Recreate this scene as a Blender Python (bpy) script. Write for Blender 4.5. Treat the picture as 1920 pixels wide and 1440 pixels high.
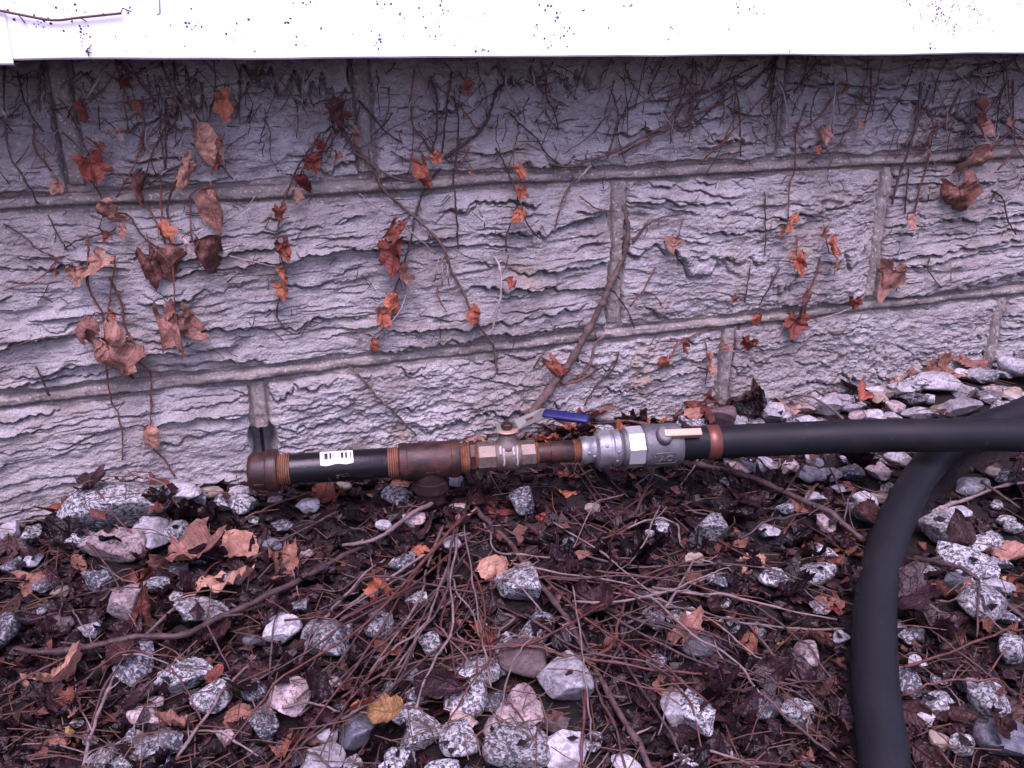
import bpy, math, random
import numpy as np
from mathutils import Vector, Matrix, noise as mnoise

for o in list(bpy.data.objects):
    bpy.data.objects.remove(o)
R = math.radians
rng = random.Random(7)
nrng = np.random.default_rng(11)
scene = bpy.context.scene
COL = scene.collection

# ------------------------------------------------------------------ camera, world, sun, exposure
PITCH, YAW, FPX, CAMH, CAMD = R(20.9), R(19.1), 1693.0, 0.48, 1.0
cam_d = bpy.data.cameras.new("camera")
cam = bpy.data.objects.new("camera", cam_d)
COL.objects.link(cam)
cam.location = (0, -CAMD, CAMH)
cam.rotation_euler = (math.pi / 2 - PITCH, 0, -YAW)
cam_d.sensor_width = 36.0
cam_d.lens = 36.0 * FPX / 1920.0
cam_d.clip_start = 0.02
cam_d.clip_end = 500
scene.camera = cam

SUN_EL, SUN_AZ = R(62), R(198)        # azimuth measured from +Y (north) clockwise
world = bpy.data.worlds.new("World")
scene.world = world
world.use_nodes = True
wn = world.node_tree.nodes
wl = world.node_tree.links
wn.clear()
sky = wn.new("ShaderNodeTexSky")
sky.sky_type = 'NISHITA'
sky.sun_disc = False
sky.sun_elevation = SUN_EL
sky.sun_rotation = SUN_AZ
sky.air_density = 1.0
sky.dust_density = 3.0
sky.ozone_density = 1.6
bg = wn.new("ShaderNodeBackground")
bg.inputs[1].default_value = 0.11
wo = wn.new("ShaderNodeOutputWorld")
wl.new(sky.outputs[0], bg.inputs[0])
wl.new(bg.outputs[0], wo.inputs[0])

sun_d = bpy.data.lights.new("sun", 'SUN')
sun_d.energy = 1.5
sun_d.angle = R(40)
sun_d.color = (1.0, 0.93, 0.92)
sun = bpy.data.objects.new("sun", sun_d)
COL.objects.link(sun)
sd = Vector((math.sin(SUN_AZ) * math.cos(SUN_EL), math.cos(SUN_AZ) * math.cos(SUN_EL), math.sin(SUN_EL)))
sun.rotation_euler = sd.to_track_quat('Z', 'Y').to_euler()
sun.location = (0, -2, 4)

scene.view_settings.view_transform = 'Standard'
scene.view_settings.look = 'None'
scene.view_settings.gamma = 1.0
scene.view_settings.exposure = 1.35
scene.view_settings.use_white_balance = True      # the phone's cold, slightly magenta balance
scene.view_settings.white_balance_temperature = 6050
scene.view_settings.white_balance_tint = 45
scene.render.engine = 'CYCLES'
scene.render.resolution_x = 1024
scene.render.resolution_y = 768

# ------------------------------------------------------------------ photograph survey -> metres
cF = np.array([math.sin(YAW) * math.cos(PITCH), math.cos(YAW) * math.cos(PITCH), -math.sin(PITCH)])
cR = np.array([math.cos(YAW), -math.sin(YAW), 0.0])
cU = np.array([math.sin(YAW) * math.sin(PITCH), math.cos(YAW) * math.sin(PITCH), math.cos(PITCH)])
CP = np.array([0.0, -CAMD, CAMH])
GS = 0.09                                   # fall of the ground away from the wall


def ray(px, py):
    return cF * FPX + cR * (px - 960) + cU * (720 - py)


def wallp(px, py, y=-0.022):
    d = ray(px, py)
    return CP + d * ((y - CP[1]) / d[1])


def grndp(px, py, lift=0.0):
    d = ray(px, py)
    t = (GS * CP[1] + lift - CP[2]) / (d[2] - GS * d[1])
    return CP + d * t


def zp(px, py, z):
    d = ray(px, py)
    return CP + d * ((z - CP[2]) / d[2])


def pxm(p):
    return float(np.dot(np.asarray(p) - CP, cF)) / FPX        # metres per photo pixel at p


# ------------------------------------------------------------------ noise
def _h(ix, iy, s):
    ix = ix.astype(np.int64).astype(np.uint64)
    iy = iy.astype(np.int64).astype(np.uint64)
    n = (ix * np.uint64(374761393) + iy * np.uint64(668265263) + np.uint64(s * 974711 + 77)) & np.uint64(0xffffffff)
    n = ((n ^ (n >> np.uint64(13))) * np.uint64(1274126177)) & np.uint64(0xffffffff)
    n = ((n ^ (n >> np.uint64(16))) * np.uint64(2246822519)) & np.uint64(0xffffffff)
    return ((n ^ (n >> np.uint64(15))) & np.uint64(0xffffff)).astype(np.float64) / float(0xffffff)


def pn(x, y, s=0):
    x = np.asarray(x, float)
    y = np.asarray(y, float)
    x, y = np.broadcast_arrays(x, y)
    xi, yi = np.floor(x), np.floor(y)
    xf, yf = x - xi, y - yi
    u = xf ** 3 * (xf * (xf * 6 - 15) + 10)
    v = yf ** 3 * (yf * (yf * 6 - 15) + 10)

    def g(a, b):
        an = _h(xi + a, yi + b, s) * 2 * np.pi
        return np.cos(an) * (xf - a) + np.sin(an) * (yf - b)
    n0 = g(0, 0) * (1 - u) + g(1, 0) * u
    n1 = g(0, 1) * (1 - u) + g(1, 1) * u
    return (n0 * (1 - v) + n1 * v) * 1.5


def fbm(x, y, s=0, o=4, g=0.5):
    r, a = 0, 1.0
    for i in range(o):
        r = r + a * pn(x * 2 ** i, y * 2 ** i, s + i * 13)
        a *= g
    return r


def sstep(a, b, x):
    t = np.clip((x - a) / (b - a), 0, 1)
    return t * t * (3 - 2 * t)


# ------------------------------------------------------------------ object helpers
ORG = {}


def empty(name, loc):
    o = bpy.data.objects.new(name, None)
    COL.objects.link(o)
    o.location = tuple(loc)
    o.empty_display_size = 0.02
    ORG[o] = np.array(loc, float)
    return o


def tag(o, label, cat, group=None, kind=None):
    if label:
        o["label"] = label
    if cat:
        o["category"] = cat
    if group:
        o["group"] = group
    if kind:
        o["kind"] = kind
    return o


def link(name, me, mat, parent=None, loc=(0, 0, 0)):
    o = bpy.data.objects.new(name, me)
    COL.objects.link(o)
    if mat is not None and len(me.materials) == 0:
        me.materials.append(mat)
    o.location = tuple(loc)
    if parent is not None:
        o.parent = parent
    return o


def mesh(name, V, F, smooth=True, uv=None):
    me = bpy.data.meshes.new(name)
    me.from_pydata([tuple(v) for v in V], [], [tuple(f) for f in F])
    if smooth:
        me.polygons.foreach_set("use_smooth", np.ones(len(me.polygons), bool))
    if uv is not None:
        ul = me.uv_layers.new(name="UVMap")
        li = np.empty(len(me.loops), np.int32)
        me.loops.foreach_get("vertex_index", li)
        ul.data.foreach_set("uv", np.asarray(uv, np.float32)[li].ravel())
    me.update()
    return me


def mk(name, V, F, mat, parent=None, smooth=True, uv=None, org=None):
    """mesh from world coordinates; origin at parent's root, or at org / base centre"""
    V = np.asarray(V, float)
    if parent is not None:
        o0 = ORG[parent]
        o = link(name, mesh(name, V - o0, F, smooth, uv), mat, parent)
        ORG[o] = o0
    else:
        if org is None:
            org = np.array([V[:, 0].mean(), V[:, 1].mean(), V[:, 2].min()])
        o = link(name, mesh(name, V - org, F, smooth, uv), mat, None, org)
        ORG[o] = np.array(org)
    return o


def grid_mesh(name, P, smooth=True):
    """P: (n, m, 3) -> fast quad grid"""
    n, m = P.shape[:2]
    me = bpy.data.meshes.new(name)
    me.vertices.add(n * m)
    me.vertices.foreach_set("co", P.reshape(-1).astype(np.float32))
    idx = np.arange(n * m).reshape(n, m)
    q = np.stack([idx[:-1, :-1], idx[:-1, 1:], idx[1:, 1:], idx[1:, :-1]], -1).reshape(-1, 4)
    k = len(q)
    me.loops.add(k * 4)
    me.loops.foreach_set("vertex_index", q.ravel().astype(np.int32))
    me.polygons.add(k)
    me.polygons.foreach_set("loop_start", np.arange(0, k * 4, 4, dtype=np.int32))
    me.update(calc_edges=True)
    me.polygons.foreach_set("use_smooth", np.full(k, smooth))
    me.validate()
    return me


def catmull(P, n=6):
    P = [np.asarray(p, float) for p in P]
    if len(P) == 2:
        P = [P[0], (P[0] + P[1]) / 2, P[1]]
    Q = [2 * P[0] - P[1]] + P + [2 * P[-1] - P[-2]]
    out = []
    for i in range(1, len(Q) - 2):
        p0, p1, p2, p3 = Q[i - 1:i + 3]
        for k in range(n):
            t = k / n
            out.append(0.5 * ((2 * p1) + (p2 - p0) * t + (2 * p0 - 5 * p1 + 4 * p2 - p3) * t * t + (3 * p1 - p0 - 3 * p2 + p3) * t ** 3))
    out.append(P[-1])
    return np.array(out)


def tube(P, rad, sides=6, cap=True, rough=0.0, seed=0):
    """tube along polyline P (n,3), rad scalar or (n,)"""
    P = np.asarray(P, float)
    n = len(P)
    rad = np.broadcast_to(np.asarray(rad, float), (n,))
    T = np.gradient(P, axis=0)
    T /= np.linalg.norm(T, axis=1)[:, None] + 1e-12
    up = np.array([0.21, 0.37, 0.9])
    if abs(np.dot(T[0], up)) > 0.92:
        up = np.array([0.9, -0.3, 0.1])
    N = np.cross(T[0], up)
    N /= np.linalg.norm(N)
    V, F = [], []
    rr = random.Random(seed)
    for i in range(n):
        N = N - T[i] * np.dot(N, T[i])
        N /= np.linalg.norm(N) + 1e-12
        B = np.cross(T[i], N)
        for k in range(sides):
            a = 2 * math.pi * k / sides
            q = rad[i] * (1 + rough * (rr.random() - 0.5) * 2)
            V.append(P[i] + (N * math.cos(a) + B * math.sin(a)) * q)
    for i in range(n - 1):
        for k in range(sides):
            a, b = i * sides + k, i * sides + (k + 1) % sides
            F.append((a, a + sides, b + sides, b))
    if cap:
        F.append(tuple(range(sides)))
        F.append(tuple(range((n - 1) * sides, n * sides))[::-1])
    return V, F


def merge(parts):
    V, F, b = [], [], 0
    for v, f in parts:
        V.extend(v)
        F.extend([tuple(i + b for i in q) for q in f])
        b += len(v)
    return V, F


# ------------------------------------------------------------------ materials
class NT:
    def __init__(s, name, rough=0.6, spec=0.5, metal=0.0):
        s.m = bpy.data.materials.new(name)
        s.m.use_nodes = True
        s.t = s.m.node_tree
        s.b = s.t.nodes["Principled BSDF"]
        s.b.inputs["Roughness"].default_value = rough
        s.b.inputs["Specular IOR Level"].default_value = spec
        s.b.inputs["Metallic"].default_value = metal
        s.pos = s.n("ShaderNodeNewGeometry").outputs["Position"]

    def n(s, ty, **kw):
        nd = s.t.nodes.new(ty)
        for k, v in kw.items():
            setattr(nd, k, v)
        return nd

    def li(s, a, b):
        s.t.links.new(a, b)

    def setin(s, sock, v):
        if hasattr(v, "is_output"):
            s.li(v, sock)
        else:
            sock.default_value = v

    def noise(s, scale, detail=3, rough=0.55, vec=None, dist=0.0):
        nd = s.n("ShaderNodeTexNoise")
        nd.inputs["Scale"].default_value = scale
        nd.inputs["Detail"].default_value = detail
        nd.inputs["Roughness"].default_value = rough
        nd.inputs["Distortion"].default_value = dist
        s.li(vec if vec is not None else s.pos, nd.inputs["Vector"])
        return nd.outputs["Fac"]

    def voro(s, scale, vec=None, feature='F1', out="Distance"):
        nd = s.n("ShaderNodeTexVoronoi")
        nd.feature = feature
        nd.inputs["Scale"].default_value = scale
        s.li(vec if vec is not None else s.pos, nd.inputs["Vector"])
        return nd.outputs[out]

    def ramp(s, fac, stops):
        nd = s.n("ShaderNodeValToRGB")
        cr = nd.color_ramp
        while len(cr.elements) < len(stops):
            cr.elements.new(0.5)
        for e, (p, c) in zip(cr.elements, stops):
            e.position = p
            e.color = (c, c, c, 1) if not hasattr(c, "__len__") else (*c, 1)
        s.li(fac, nd.inputs[0])
        return nd.outputs[0]

    def mix(s, fac, a, b, mode='MIX'):
        nd = s.n("ShaderNodeMix", data_type='RGBA', blend_type=mode)
        s.setin(nd.inputs["Factor"], fac)
        for i, v in ((6, a), (7, b)):
            if hasattr(v, "is_output"):
                s.li(v, nd.inputs[i])
            else:
                nd.inputs[i].default_value = (*v, 1)
        return nd.outputs[2]

    def math(s, op, a, b=0.0, c=None):
        nd = s.n("ShaderNodeMath", operation=op)
        s.setin(nd.inputs[0], a)
        s.setin(nd.inputs[1], b)
        if c is not None:
            s.setin(nd.inputs[2], c)
        return nd.outputs[0]

    def vscale(s, v, sc):
        nd = s.n("ShaderNodeVectorMath", operation='MULTIPLY')
        s.li(v, nd.inputs[0])
        nd.inputs[1].default_value = sc
        return nd.outputs[0]

    def rand(s):
        return s.n("ShaderNodeObjectInfo").outputs["Random"]

    def bump(s, h, strength=0.5, dist=0.002):
        nd = s.n("ShaderNodeBump")
        nd.inputs["Strength"].default_value = strength
        nd.inputs["Distance"].default_value = dist
        s.li(h, nd.inputs["Height"])
        s.li(nd.outputs[0], s.b.inputs["Normal"])

    def col(s, c):
        if hasattr(c, "is_output"):
            s.li(c, s.b.inputs["Base Color"])
        else:
            s.b.inputs["Base Color"].default_value = (*c, 1)
        return s

    def rgh(s, r):
        s.setin(s.b.inputs["Roughness"], r)


def m_stone():
    t = NT("ledge_stone", 0.78, 0.3)
    c = t.mix(t.ramp(t.noise(7, 5), [(0.3, 0), (0.7, 1)]), (0.34, 0.32, 0.32), (0.49, 0.468, 0.47))
    c = t.mix(t.ramp(t.noise(22, 5, 0.65), [(0.46, 0), (0.66, 0.8)]), c, (0.29, 0.245, 0.225))
    st = t.vscale(t.pos, (1, 1, 5))
    c = t.mix(t.ramp(t.noise(38, 4, 0.6, st), [(0.5, 0), (0.70, 0.75)]), c, (0.24, 0.195, 0.175))
    c = t.mix(t.ramp(t.noise(4.5, 5, 0.7, dist=0.8), [(0.49, 0), (0.66, 0.75)]), c, (0.24, 0.200, 0.185))
    c = t.mix(t.ramp(t.noise(16, 2, 0.4), [(0.66, 0), (0.74, 0.55)]), c, (0.36, 0.25, 0.16))
    c = t.mix(t.ramp(t.noise(130, 3), [(0.56, 0), (0.7, 0.6)]), c, (0.56, 0.54, 0.55))
    c = t.mix(t.ramp(t.noise(260, 2), [(0.60, 0), (0.68, 0.7)]), c, (0.15, 0.13, 0.14))
    c = t.mix(t.ramp(t.rand(), [(0, 0), (1, 0.22)]), c, (0.30, 0.27, 0.28))
    t.col(c)
    t.bump(t.math('ADD', t.noise(110, 5, 0.7, t.vscale(t.pos, (1, 1, 2.2))), t.noise(420, 3, 0.6)), 0.9, 0.0042)
    return t.m


def m_mortar():
    t = NT("joint_mortar", 0.85, 0.25)
    c = t.mix(t.ramp(t.noise(25, 4), [(0.35, 0), (0.7, 1)]), (0.175, 0.146, 0.130), (0.265, 0.232, 0.212))
    c = t.mix(t.ramp(t.noise(330, 2), [(0.58, 0), (0.68, 0.8)]), c, (0.46, 0.43, 0.43))
    c = t.mix(t.ramp(t.noise(210, 2), [(0.62, 0), (0.70, 0.8)]), c, (0.13, 0.11, 0.11))
    t.col(c)
    t.bump(t.noise(300, 4, 0.7), 0.6, 0.002)
    return t.m


def m_soil():
    t = NT("wet_soil", 0.6, 0.35)
    c = t.mix(t.noise(40, 5, 0.7), (0.005, 0.003, 0.003), (0.014, 0.008, 0.008))
    c = t.mix(t.ramp(t.noise(160, 3), [(0.58, 0), (0.72, 0.6)]), c, (0.035, 0.021, 0.019))
    t.col(c)
    t.bump(t.noise(120, 5, 0.75), 0.9, 0.006)
    return t.m


def m_siding():
    t = NT("white_paint", 0.45, 0.4)
    g = t.noise(30, 6, 0.65, t.vscale(t.pos, (0.5, 1, 14)))
    c = t.mix(t.ramp(g, [(0.60, 0), (0.78, 0.22)]), (0.88, 0.88, 0.89), (0.66, 0.64, 0.70))
    t.col(c)
    t.bump(g, 0.22, 0.0010)
    return t.m


def m_flat(name, c, rough=0.6, spec=0.4, metal=0.0, bump=None, vary=0.25, sc=60):
    t = NT(name, rough, spec, metal)
    d = tuple(v * (1 - vary) for v in c)
    l = tuple(min(1, v * (1 + vary)) for v in c)
    t.col(t.mix(t.noise(sc, 4, 0.65), d, l))
    if bump:
        t.bump(t.noise(bump[0], 4, 0.7), bump[1], bump[2])
    return t.m


def m_bark(name, a, b, rough=0.7):
    t = NT(name, rough, 0.3)
    c = t.mix(t.ramp(t.noise(90, 4, 0.7), [(0.35, 0), (0.65, 1)]), a, b)
    c = t.mix(t.math('MULTIPLY', t.rand(), 0.5), c, tuple(v * 0.55 for v in a))
    t.col(c)
    t.bump(t.noise(350, 4, 0.7), 0.7, 0.0012)
    return t.m


def m_leaf(name, c, rough=0.45, spot=0.5):
    """dead leaf: mottle, darker specks, midrib and side veins from the leaf's own UV"""
    t = NT(name, rough, 0.24)
    uv = t.n("ShaderNodeTexCoord").outputs["UV"]
    sep = t.n("ShaderNodeSeparateXYZ")
    t.li(uv, sep.inputs[0])
    u = t.math('ABSOLUTE', t.math('SUBTRACT', sep.outputs[0], 0.5))
    mid = t.ramp(u, [(0.0, 1), (0.028, 0)])
    wv = t.math('SINE', t.math('MULTIPLY', t.math('ADD', sep.outputs[1], t.math('MULTIPLY', u, 0.7)), 44.0))
    side = t.ramp(wv, [(0.90, 0), (1.0, 0.7)])
    dk = tuple(v * 0.55 for v in c)
    lt = tuple(min(1, v * 1.45) for v in c)
    k = t.mix(t.ramp(t.noise(70, 4, 0.6), [(0.3, 0), (0.7, 1)]), dk, lt)
    k = t.mix(t.ramp(t.noise(160, 3, 0.6), [(0.56, 0), (0.70, spot)]), k, tuple(v * 0.28 for v in c))
    k = t.mix(t.math('MULTIPLY', t.math('MAXIMUM', mid, side), 0.5), k, lt)
    hs = t.n("ShaderNodeHueSaturation")
    t.li(k, hs.inputs["Color"])
    t.li(t.math('MULTIPLY_ADD', t.rand(), 0.7, 0.65), hs.inputs["Value"])
    t.li(t.math('MULTIPLY_ADD', t.rand(), 0.016, 0.488), hs.inputs["Hue"])
    t.col(hs.outputs[0])
    t.bump(t.math('ADD', t.math('MULTIPLY', t.math('MAXIMUM', mid, side), 0.6), t.noise(180, 3)), 0.8, 0.0028)
    tr = t.n("ShaderNodeBsdfTranslucent")
    t.li(hs.outputs[0], tr.inputs[0])
    mx = t.n("ShaderNodeMixShader")
    mx.inputs[0].default_value = 0.18
    out = t.t.nodes["Material Output"]
    t.li(t.b.outputs[0], mx.inputs[1])
    t.li(tr.outputs[0], mx.inputs[2])
    t.li(mx.outputs[0], out.inputs[0])
    return t.m


def m_granite(name, base, speck, amount=0.5, scale=260, pink=None):
    t = NT(name, 0.62, 0.4)
    nv = t.noise(scale * 0.55, 3, 0.75, dist=0.6)
    f = t.ramp(nv, [(amount - 0.05, 0), (amount + 0.03, 1)])
    c = t.mix(t.noise(90, 3), tuple(v * 0.8 for v in base), tuple(min(1, v * 1.15) for v in base))
    if pink:
        c = t.mix(t.ramp(t.noise(scale * 0.4, 2), [(0.48, 0), (0.58, 0.8)]), c, pink)
    c = t.mix(t.ramp(t.noise(scale * 0.35, 3, 0.7), [(0.47, 0), (0.6, 0.75)]), c, tuple(v * 0.45 for v in base))
    c = t.mix(f, c, speck)
    c = t.mix(t.ramp(t.noise(35, 3), [(0.52, 0), (0.72, 0.65)]), c, (0.12, 0.09, 0.085))
    hs = t.n("ShaderNodeHueSaturation")
    t.li(c, hs.inputs["Color"])
    t.li(t.math('MULTIPLY_ADD', t.rand(), 0.55, 0.68), hs.inputs["Value"])
    t.col(hs.outputs[0])
    t.bump(t.math('ADD', t.noise(220, 4, 0.7), t.math('MULTIPLY', f, -0.3)), 0.6, 0.002)
    return t.m


def m_rust(name, a, b, rough=0.55, metal=0.35, lo=0.45, hi=0.65, sc=45):
    t = NT(name, rough, 0.5, metal)
    n1 = t.noise(sc, 6, 0.7)
    f = t.ramp(n1, [(lo, 0), (hi, 1)])
    c = t.mix(f, a, b)
    c = t.mix(t.ramp(t.noise(260, 3), [(0.58, 0), (0.7, 0.5)]), c, tuple(v * 0.4 for v in a))
    t.col(c)
    t.rgh(t.ramp(f, [(0, rough), (1, min(1, rough + 0.3))]))
    t.bump(t.noise(330, 4, 0.7), 0.35, 0.001)
    return t.m


def m_hose():
    t = NT("black_rubber", 0.5, 0.17)
    c = t.mix(t.noise(30, 5, 0.7), (0.006, 0.0065, 0.008), (0.013, 0.0135, 0.017))
    c = t.mix(t.ramp(t.noise(110, 3, 0.6), [(0.70, 0), (0.76, 0.5)]), c, (0.10, 0.095, 0.10))
    c = t.mix(t.ramp(t.noise(9, 6, 0.75), [(0.50, 0), (0.75, 0.10)]), c, (0.08, 0.07, 0.07))
    c = t.mix(t.ramp(t.noise(260, 2), [(0.78, 0), (0.83, 0.5)]), c, (0.16, 0.15, 0.15))
    t.col(c)
    t.rgh(t.ramp(t.noise(18, 4), [(0.3, 0.42), (0.7, 0.6)]))
    t.bump(t.noise(500, 2), 0.2, 0.0006)
    return t.m


def m_barcode():
    t = NT("barcode_paper", 0.5, 0.4)
    uv = t.n("ShaderNodeTexCoord").outputs["UV"]
    sep = t.n("ShaderNodeSeparateXYZ")
    t.li(uv, sep.inputs[0])
    u, v = sep.outputs[0], sep.outputs[1]
    cx = t.n("ShaderNodeCombineXYZ")
    t.li(t.math('MULTIPLY', u, 46.0), cx.inputs[0])
    wnz = t.n("ShaderNodeTexWhiteNoise", noise_dimensions='1D')
    t.li(t.math('FLOOR', t.math('MULTIPLY', u, 46.0)), wnz.inputs["W"])
    bars = t.math('GREATER_THAN', wnz.outputs[0], 0.45)
    inb = t.math('MULTIPLY', t.math('GREATER_THAN', v, 0.34), t.math('LESS_THAN', v, 0.80))
    inu = t.math('MULTIPLY', t.math('GREATER_THAN', u, 0.13), t.math('LESS_THAN', u, 0.95))
    bars = t.math('MULTIPLY', bars, t.math('MULTIPLY', inb, inu))
    w2 = t.n("ShaderNodeTexWhiteNoise", noise_dimensions='1D')
    t.li(t.math('FLOOR', t.math('MULTIPLY', u, 60.0)), w2.inputs["W"])
    tx = t.math('MULTIPLY', t.math('GREATER_THAN', w2.outputs[0], 0.4),
                t.math('MULTIPLY', t.math('GREATER_THAN', v, 0.20), t.math('LESS_THAN', v, 0.27)))
    tx = t.math('MULTIPLY', tx, t.math('MULTIPLY', t.math('GREATER_THAN', u, 0.3), t.math('LESS_THAN', u, 0.93)))
    c = t.mix(t.math('MAXIMUM', bars, t.math('MULTIPLY', tx, 0.7)), (0.80, 0.76, 0.72), (0.03, 0.02, 0.03))
    low = t.math('MULTIPLY', t.math('LESS_THAN', v, 0.12), t.ramp(t.noise(120, 3), [(0.45, 0), (0.6, 0.8)]))
    c = t.mix(low, c, (0.42, 0.17, 0.07))
    t.col(c)
    return t.m


M = {}
M['stone'] = m_stone()
M['mortar'] = m_mortar()
M['soil'] = m_soil()
M['white'] = m_siding()
M['core'] = m_flat("dark_core", (0.06, 0.055, 0.055), 0.9)
M['vine_dark'] = m_bark("vine_bark_dark", (0.050, 0.028, 0.026), (0.11, 0.062, 0.055))
M['vine_red'] = m_bark("vine_bark_red", (0.12, 0.040, 0.028), (0.21, 0.085, 0.06))
M['vine_light'] = m_bark("vine_bark_pale", (0.24, 0.18, 0.17), (0.42, 0.35, 0.34))
M['vine_mid'] = m_bark("vine_bark_brown", (0.075, 0.046, 0.040), (0.16, 0.105, 0.092))
M['twig'] = m_bark("twig_bark", (0.038, 0.021, 0.021), (0.108, 0.064, 0.062), 0.5)
M['twig_red'] = m_bark("twig_bark_red", (0.062, 0.020, 0.017), (0.13, 0.052, 0.045), 0.45)
M['twig_pale'] = m_bark("twig_bark_pale", (0.11, 0.076, 0.073), (0.24, 0.175, 0.17), 0.55)
M['straw'] = m_flat("straw", (0.085, 0.042, 0.028), 0.6, vary=0.6)
LEAFC = dict(tan=(0.33, 0.170, 0.122), orange=(0.37, 0.118, 0.062), dark=(0.010, 0.0045, 0.0055), red=(0.15, 0.038, 0.029),
             brown=(0.044, 0.0185, 0.017), pale=(0.50, 0.37, 0.32), purple=(0.028, 0.0120, 0.0150), ochre=(0.34, 0.20, 0.075),
             rust=(0.15, 0.052, 0.032), umber=(0.17, 0.075, 0.055), russet=(0.24, 0.075, 0.045))
for k, c in LEAFC.items():
    M['leaf_' + k] = m_leaf("leaf_" + k, c, 0.36 if k in ('dark', 'purple') else 0.5)
M['g_speck'] = m_granite("granite_speckled", (0.40, 0.395, 0.41), (0.042, 0.042, 0.046), 0.52, 520)
M['g_dark'] = m_granite("granite_dark", (0.27, 0.27, 0.30), (0.03, 0.03, 0.036), 0.48, 560)
M['g_pink'] = m_granite("granite_pink", (0.40, 0.32, 0.32), (0.10, 0.075, 0.08), 0.58, 480, pink=(0.38, 0.24, 0.23))
M['g_pale'] = m_granite("stone_pale", (0.40, 0.385, 0.41), (0.20, 0.185, 0.195), 0.58, 420)
M['g_blue'] = m_granite("stone_blue_grey", (0.11, 0.115, 0.14), (0.05, 0.05, 0.06), 0.58, 420)
M['g_brown'] = m_granite("stone_brown", (0.12, 0.075, 0.078), (0.06, 0.038, 0.04), 0.6, 300)
M['g_tan'] = m_granite("stone_tan", (0.27, 0.21, 0.17), (0.16, 0.115, 0.09), 0.62, 300)
M['iron_black'] = m_rust("black_iron", (0.018, 0.016, 0.019), (0.10, 0.036, 0.024), 0.27, 0.5, 0.60, 0.75, 30)
M['iron_rust'] = m_rust("rusty_iron", (0.028, 0.015, 0.0155), (0.078, 0.028, 0.018), 0.42, 0.3, 0.44, 0.66, 34)
M['thread_rust'] = m_rust("thread_rust", (0.13, 0.045, 0.022), (0.27, 0.115, 0.058), 0.6, 0.25, 0.4, 0.65, 60)
M['brass'] = m_rust("dull_brass", (0.135, 0.098, 0.080), (0.25, 0.20, 0.17), 0.42, 0.55, 0.4, 0.7, 50)
M['aluminium'] = m_rust("cast_aluminium", (0.20, 0.20, 0.215), (0.30, 0.295, 0.31), 0.36, 0.6, 0.4, 0.7, 60)
M['alu_dark'] = m_rust("grey_casting", (0.095, 0.092, 0.10), (0.16, 0.155, 0.165), 0.42, 0.5, 0.4, 0.7, 60)
M['alu_bright'] = m_flat("bright_hex", (0.72, 0.71, 0.74), 0.28, 0.5, 0.7, vary=0.1)
M['steel'] = m_flat("lever_steel", (0.17, 0.165, 0.15), 0.40, 0.5, 0.7, vary=0.2)
M['blue'] = m_flat("blue_vinyl", (0.004, 0.006, 0.075), 0.45, 0.5, vary=0.25)
M['copper'] = m_flat("copper_arm", (0.50, 0.30, 0.215), 0.42, 0.5, 0.45, vary=0.2)
M['band'] = m_flat("copper_band", (0.155, 0.052, 0.038), 0.38, 0.5, 0.4, vary=0.25)
M['hose'] = m_hose()
M['barcode'] = m_barcode()
M['sealant'] = m_flat("pale_sealant", (0.34, 0.30, 0.28), 0.5, 0.4, vary=0.15)
M['pad'] = m_flat("dark_pads", (0.035, 0.032, 0.055), 0.8)

# ------------------------------------------------------------------ ground sheet
def ground_noise(x, y):
    return 0.008 * fbm(x * 7, y * 7, 5, 3) + 0.004 * fbm(x * 30, y * 30, 6, 3)


def ground_h(x, y):
    x = np.asarray(x, float)
    y = np.asarray(y, float)
    z = GS * np.clip(y, -0.9, 0.0) + ground_noise(x, y) * sstep(6, 2, np.hypot(x, y))
    z = z + 0.016 * sstep(0.75, 1.15, x) * sstep(-0.25, -0.02, y)        # gravel heaped along the wall
    z = z + 0.016 * np.exp(-((x - 0.42) / 0.16) ** 2) * sstep(-0.16, -0.02, y)
    return z - 0.006


gx = np.concatenate([-np.geomspace(0.5, 60, 22)[::-1] - 0.0, np.arange(-0.495, 1.7, 0.006), 1.7 + np.geomspace(0.01, 60, 22)])
gy = np.concatenate([-np.geomspace(1.1, 80, 24)[::-1], np.arange(-1.09, 0.10, 0.006)])
GX, GY = np.meshgrid(gx, gy)
GZ = ground_h(GX, GY)
gme = grid_mesh("ground", np.stack([GX, GY, GZ], -1))
ground = link("ground", gme, M['soil'])
ground["kind"] = "structure"

# height map of what lies on the ground: litter is draped over it
HX0, HY0, HD = -0.5, -0.95, 0.004
hnx, hny = int(2.3 / HD), int(1.0 / HD)
hxs = HX0 + (np.arange(hnx) + 0.5) * HD
hys = HY0 + (np.arange(hny) + 0.5) * HD
HM = ground_h(*np.meshgrid(hxs, hys))


def hm(x, y):
    i = min(max(int((x - HX0) / HD), 0), hnx - 1)
    j = min(max(int((y - HY0) / HD), 0), hny - 1)
    return HM[j, i]


HOSE2D = []


def on_hose(x, y, m=0.024):
    return any((x - a) ** 2 + (y - b) ** 2 < m * m for a, b in HOSE2D)


def hm_disc(x, y, rx, ry, rot, z0, hgt):
    r = max(rx, ry)
    i0, i1 = max(int((x - r - HX0) / HD), 0), min(int((x + r - HX0) / HD) + 2, hnx)
    j0, j1 = max(int((y - r - HY0) / HD), 0), min(int((y + r - HY0) / HD) + 2, hny)
    if i1 <= i0 or j1 <= j0:
        return
    XX, YY = np.meshgrid(hxs[i0:i1] - x, hys[j0:j1] - y)
    c, s = math.cos(rot), math.sin(rot)
    a, b = (XX * c + YY * s) / rx, (-XX * s + YY * c) / ry
    q = np.clip(1 - a * a - b * b, 0, 1)
    HM[j0:j1, i0:i1] = np.maximum(HM[j0:j1, i0:i1], np.where(q > 0, z0 + hgt * np.sqrt(q) * 0.95, -9))


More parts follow.
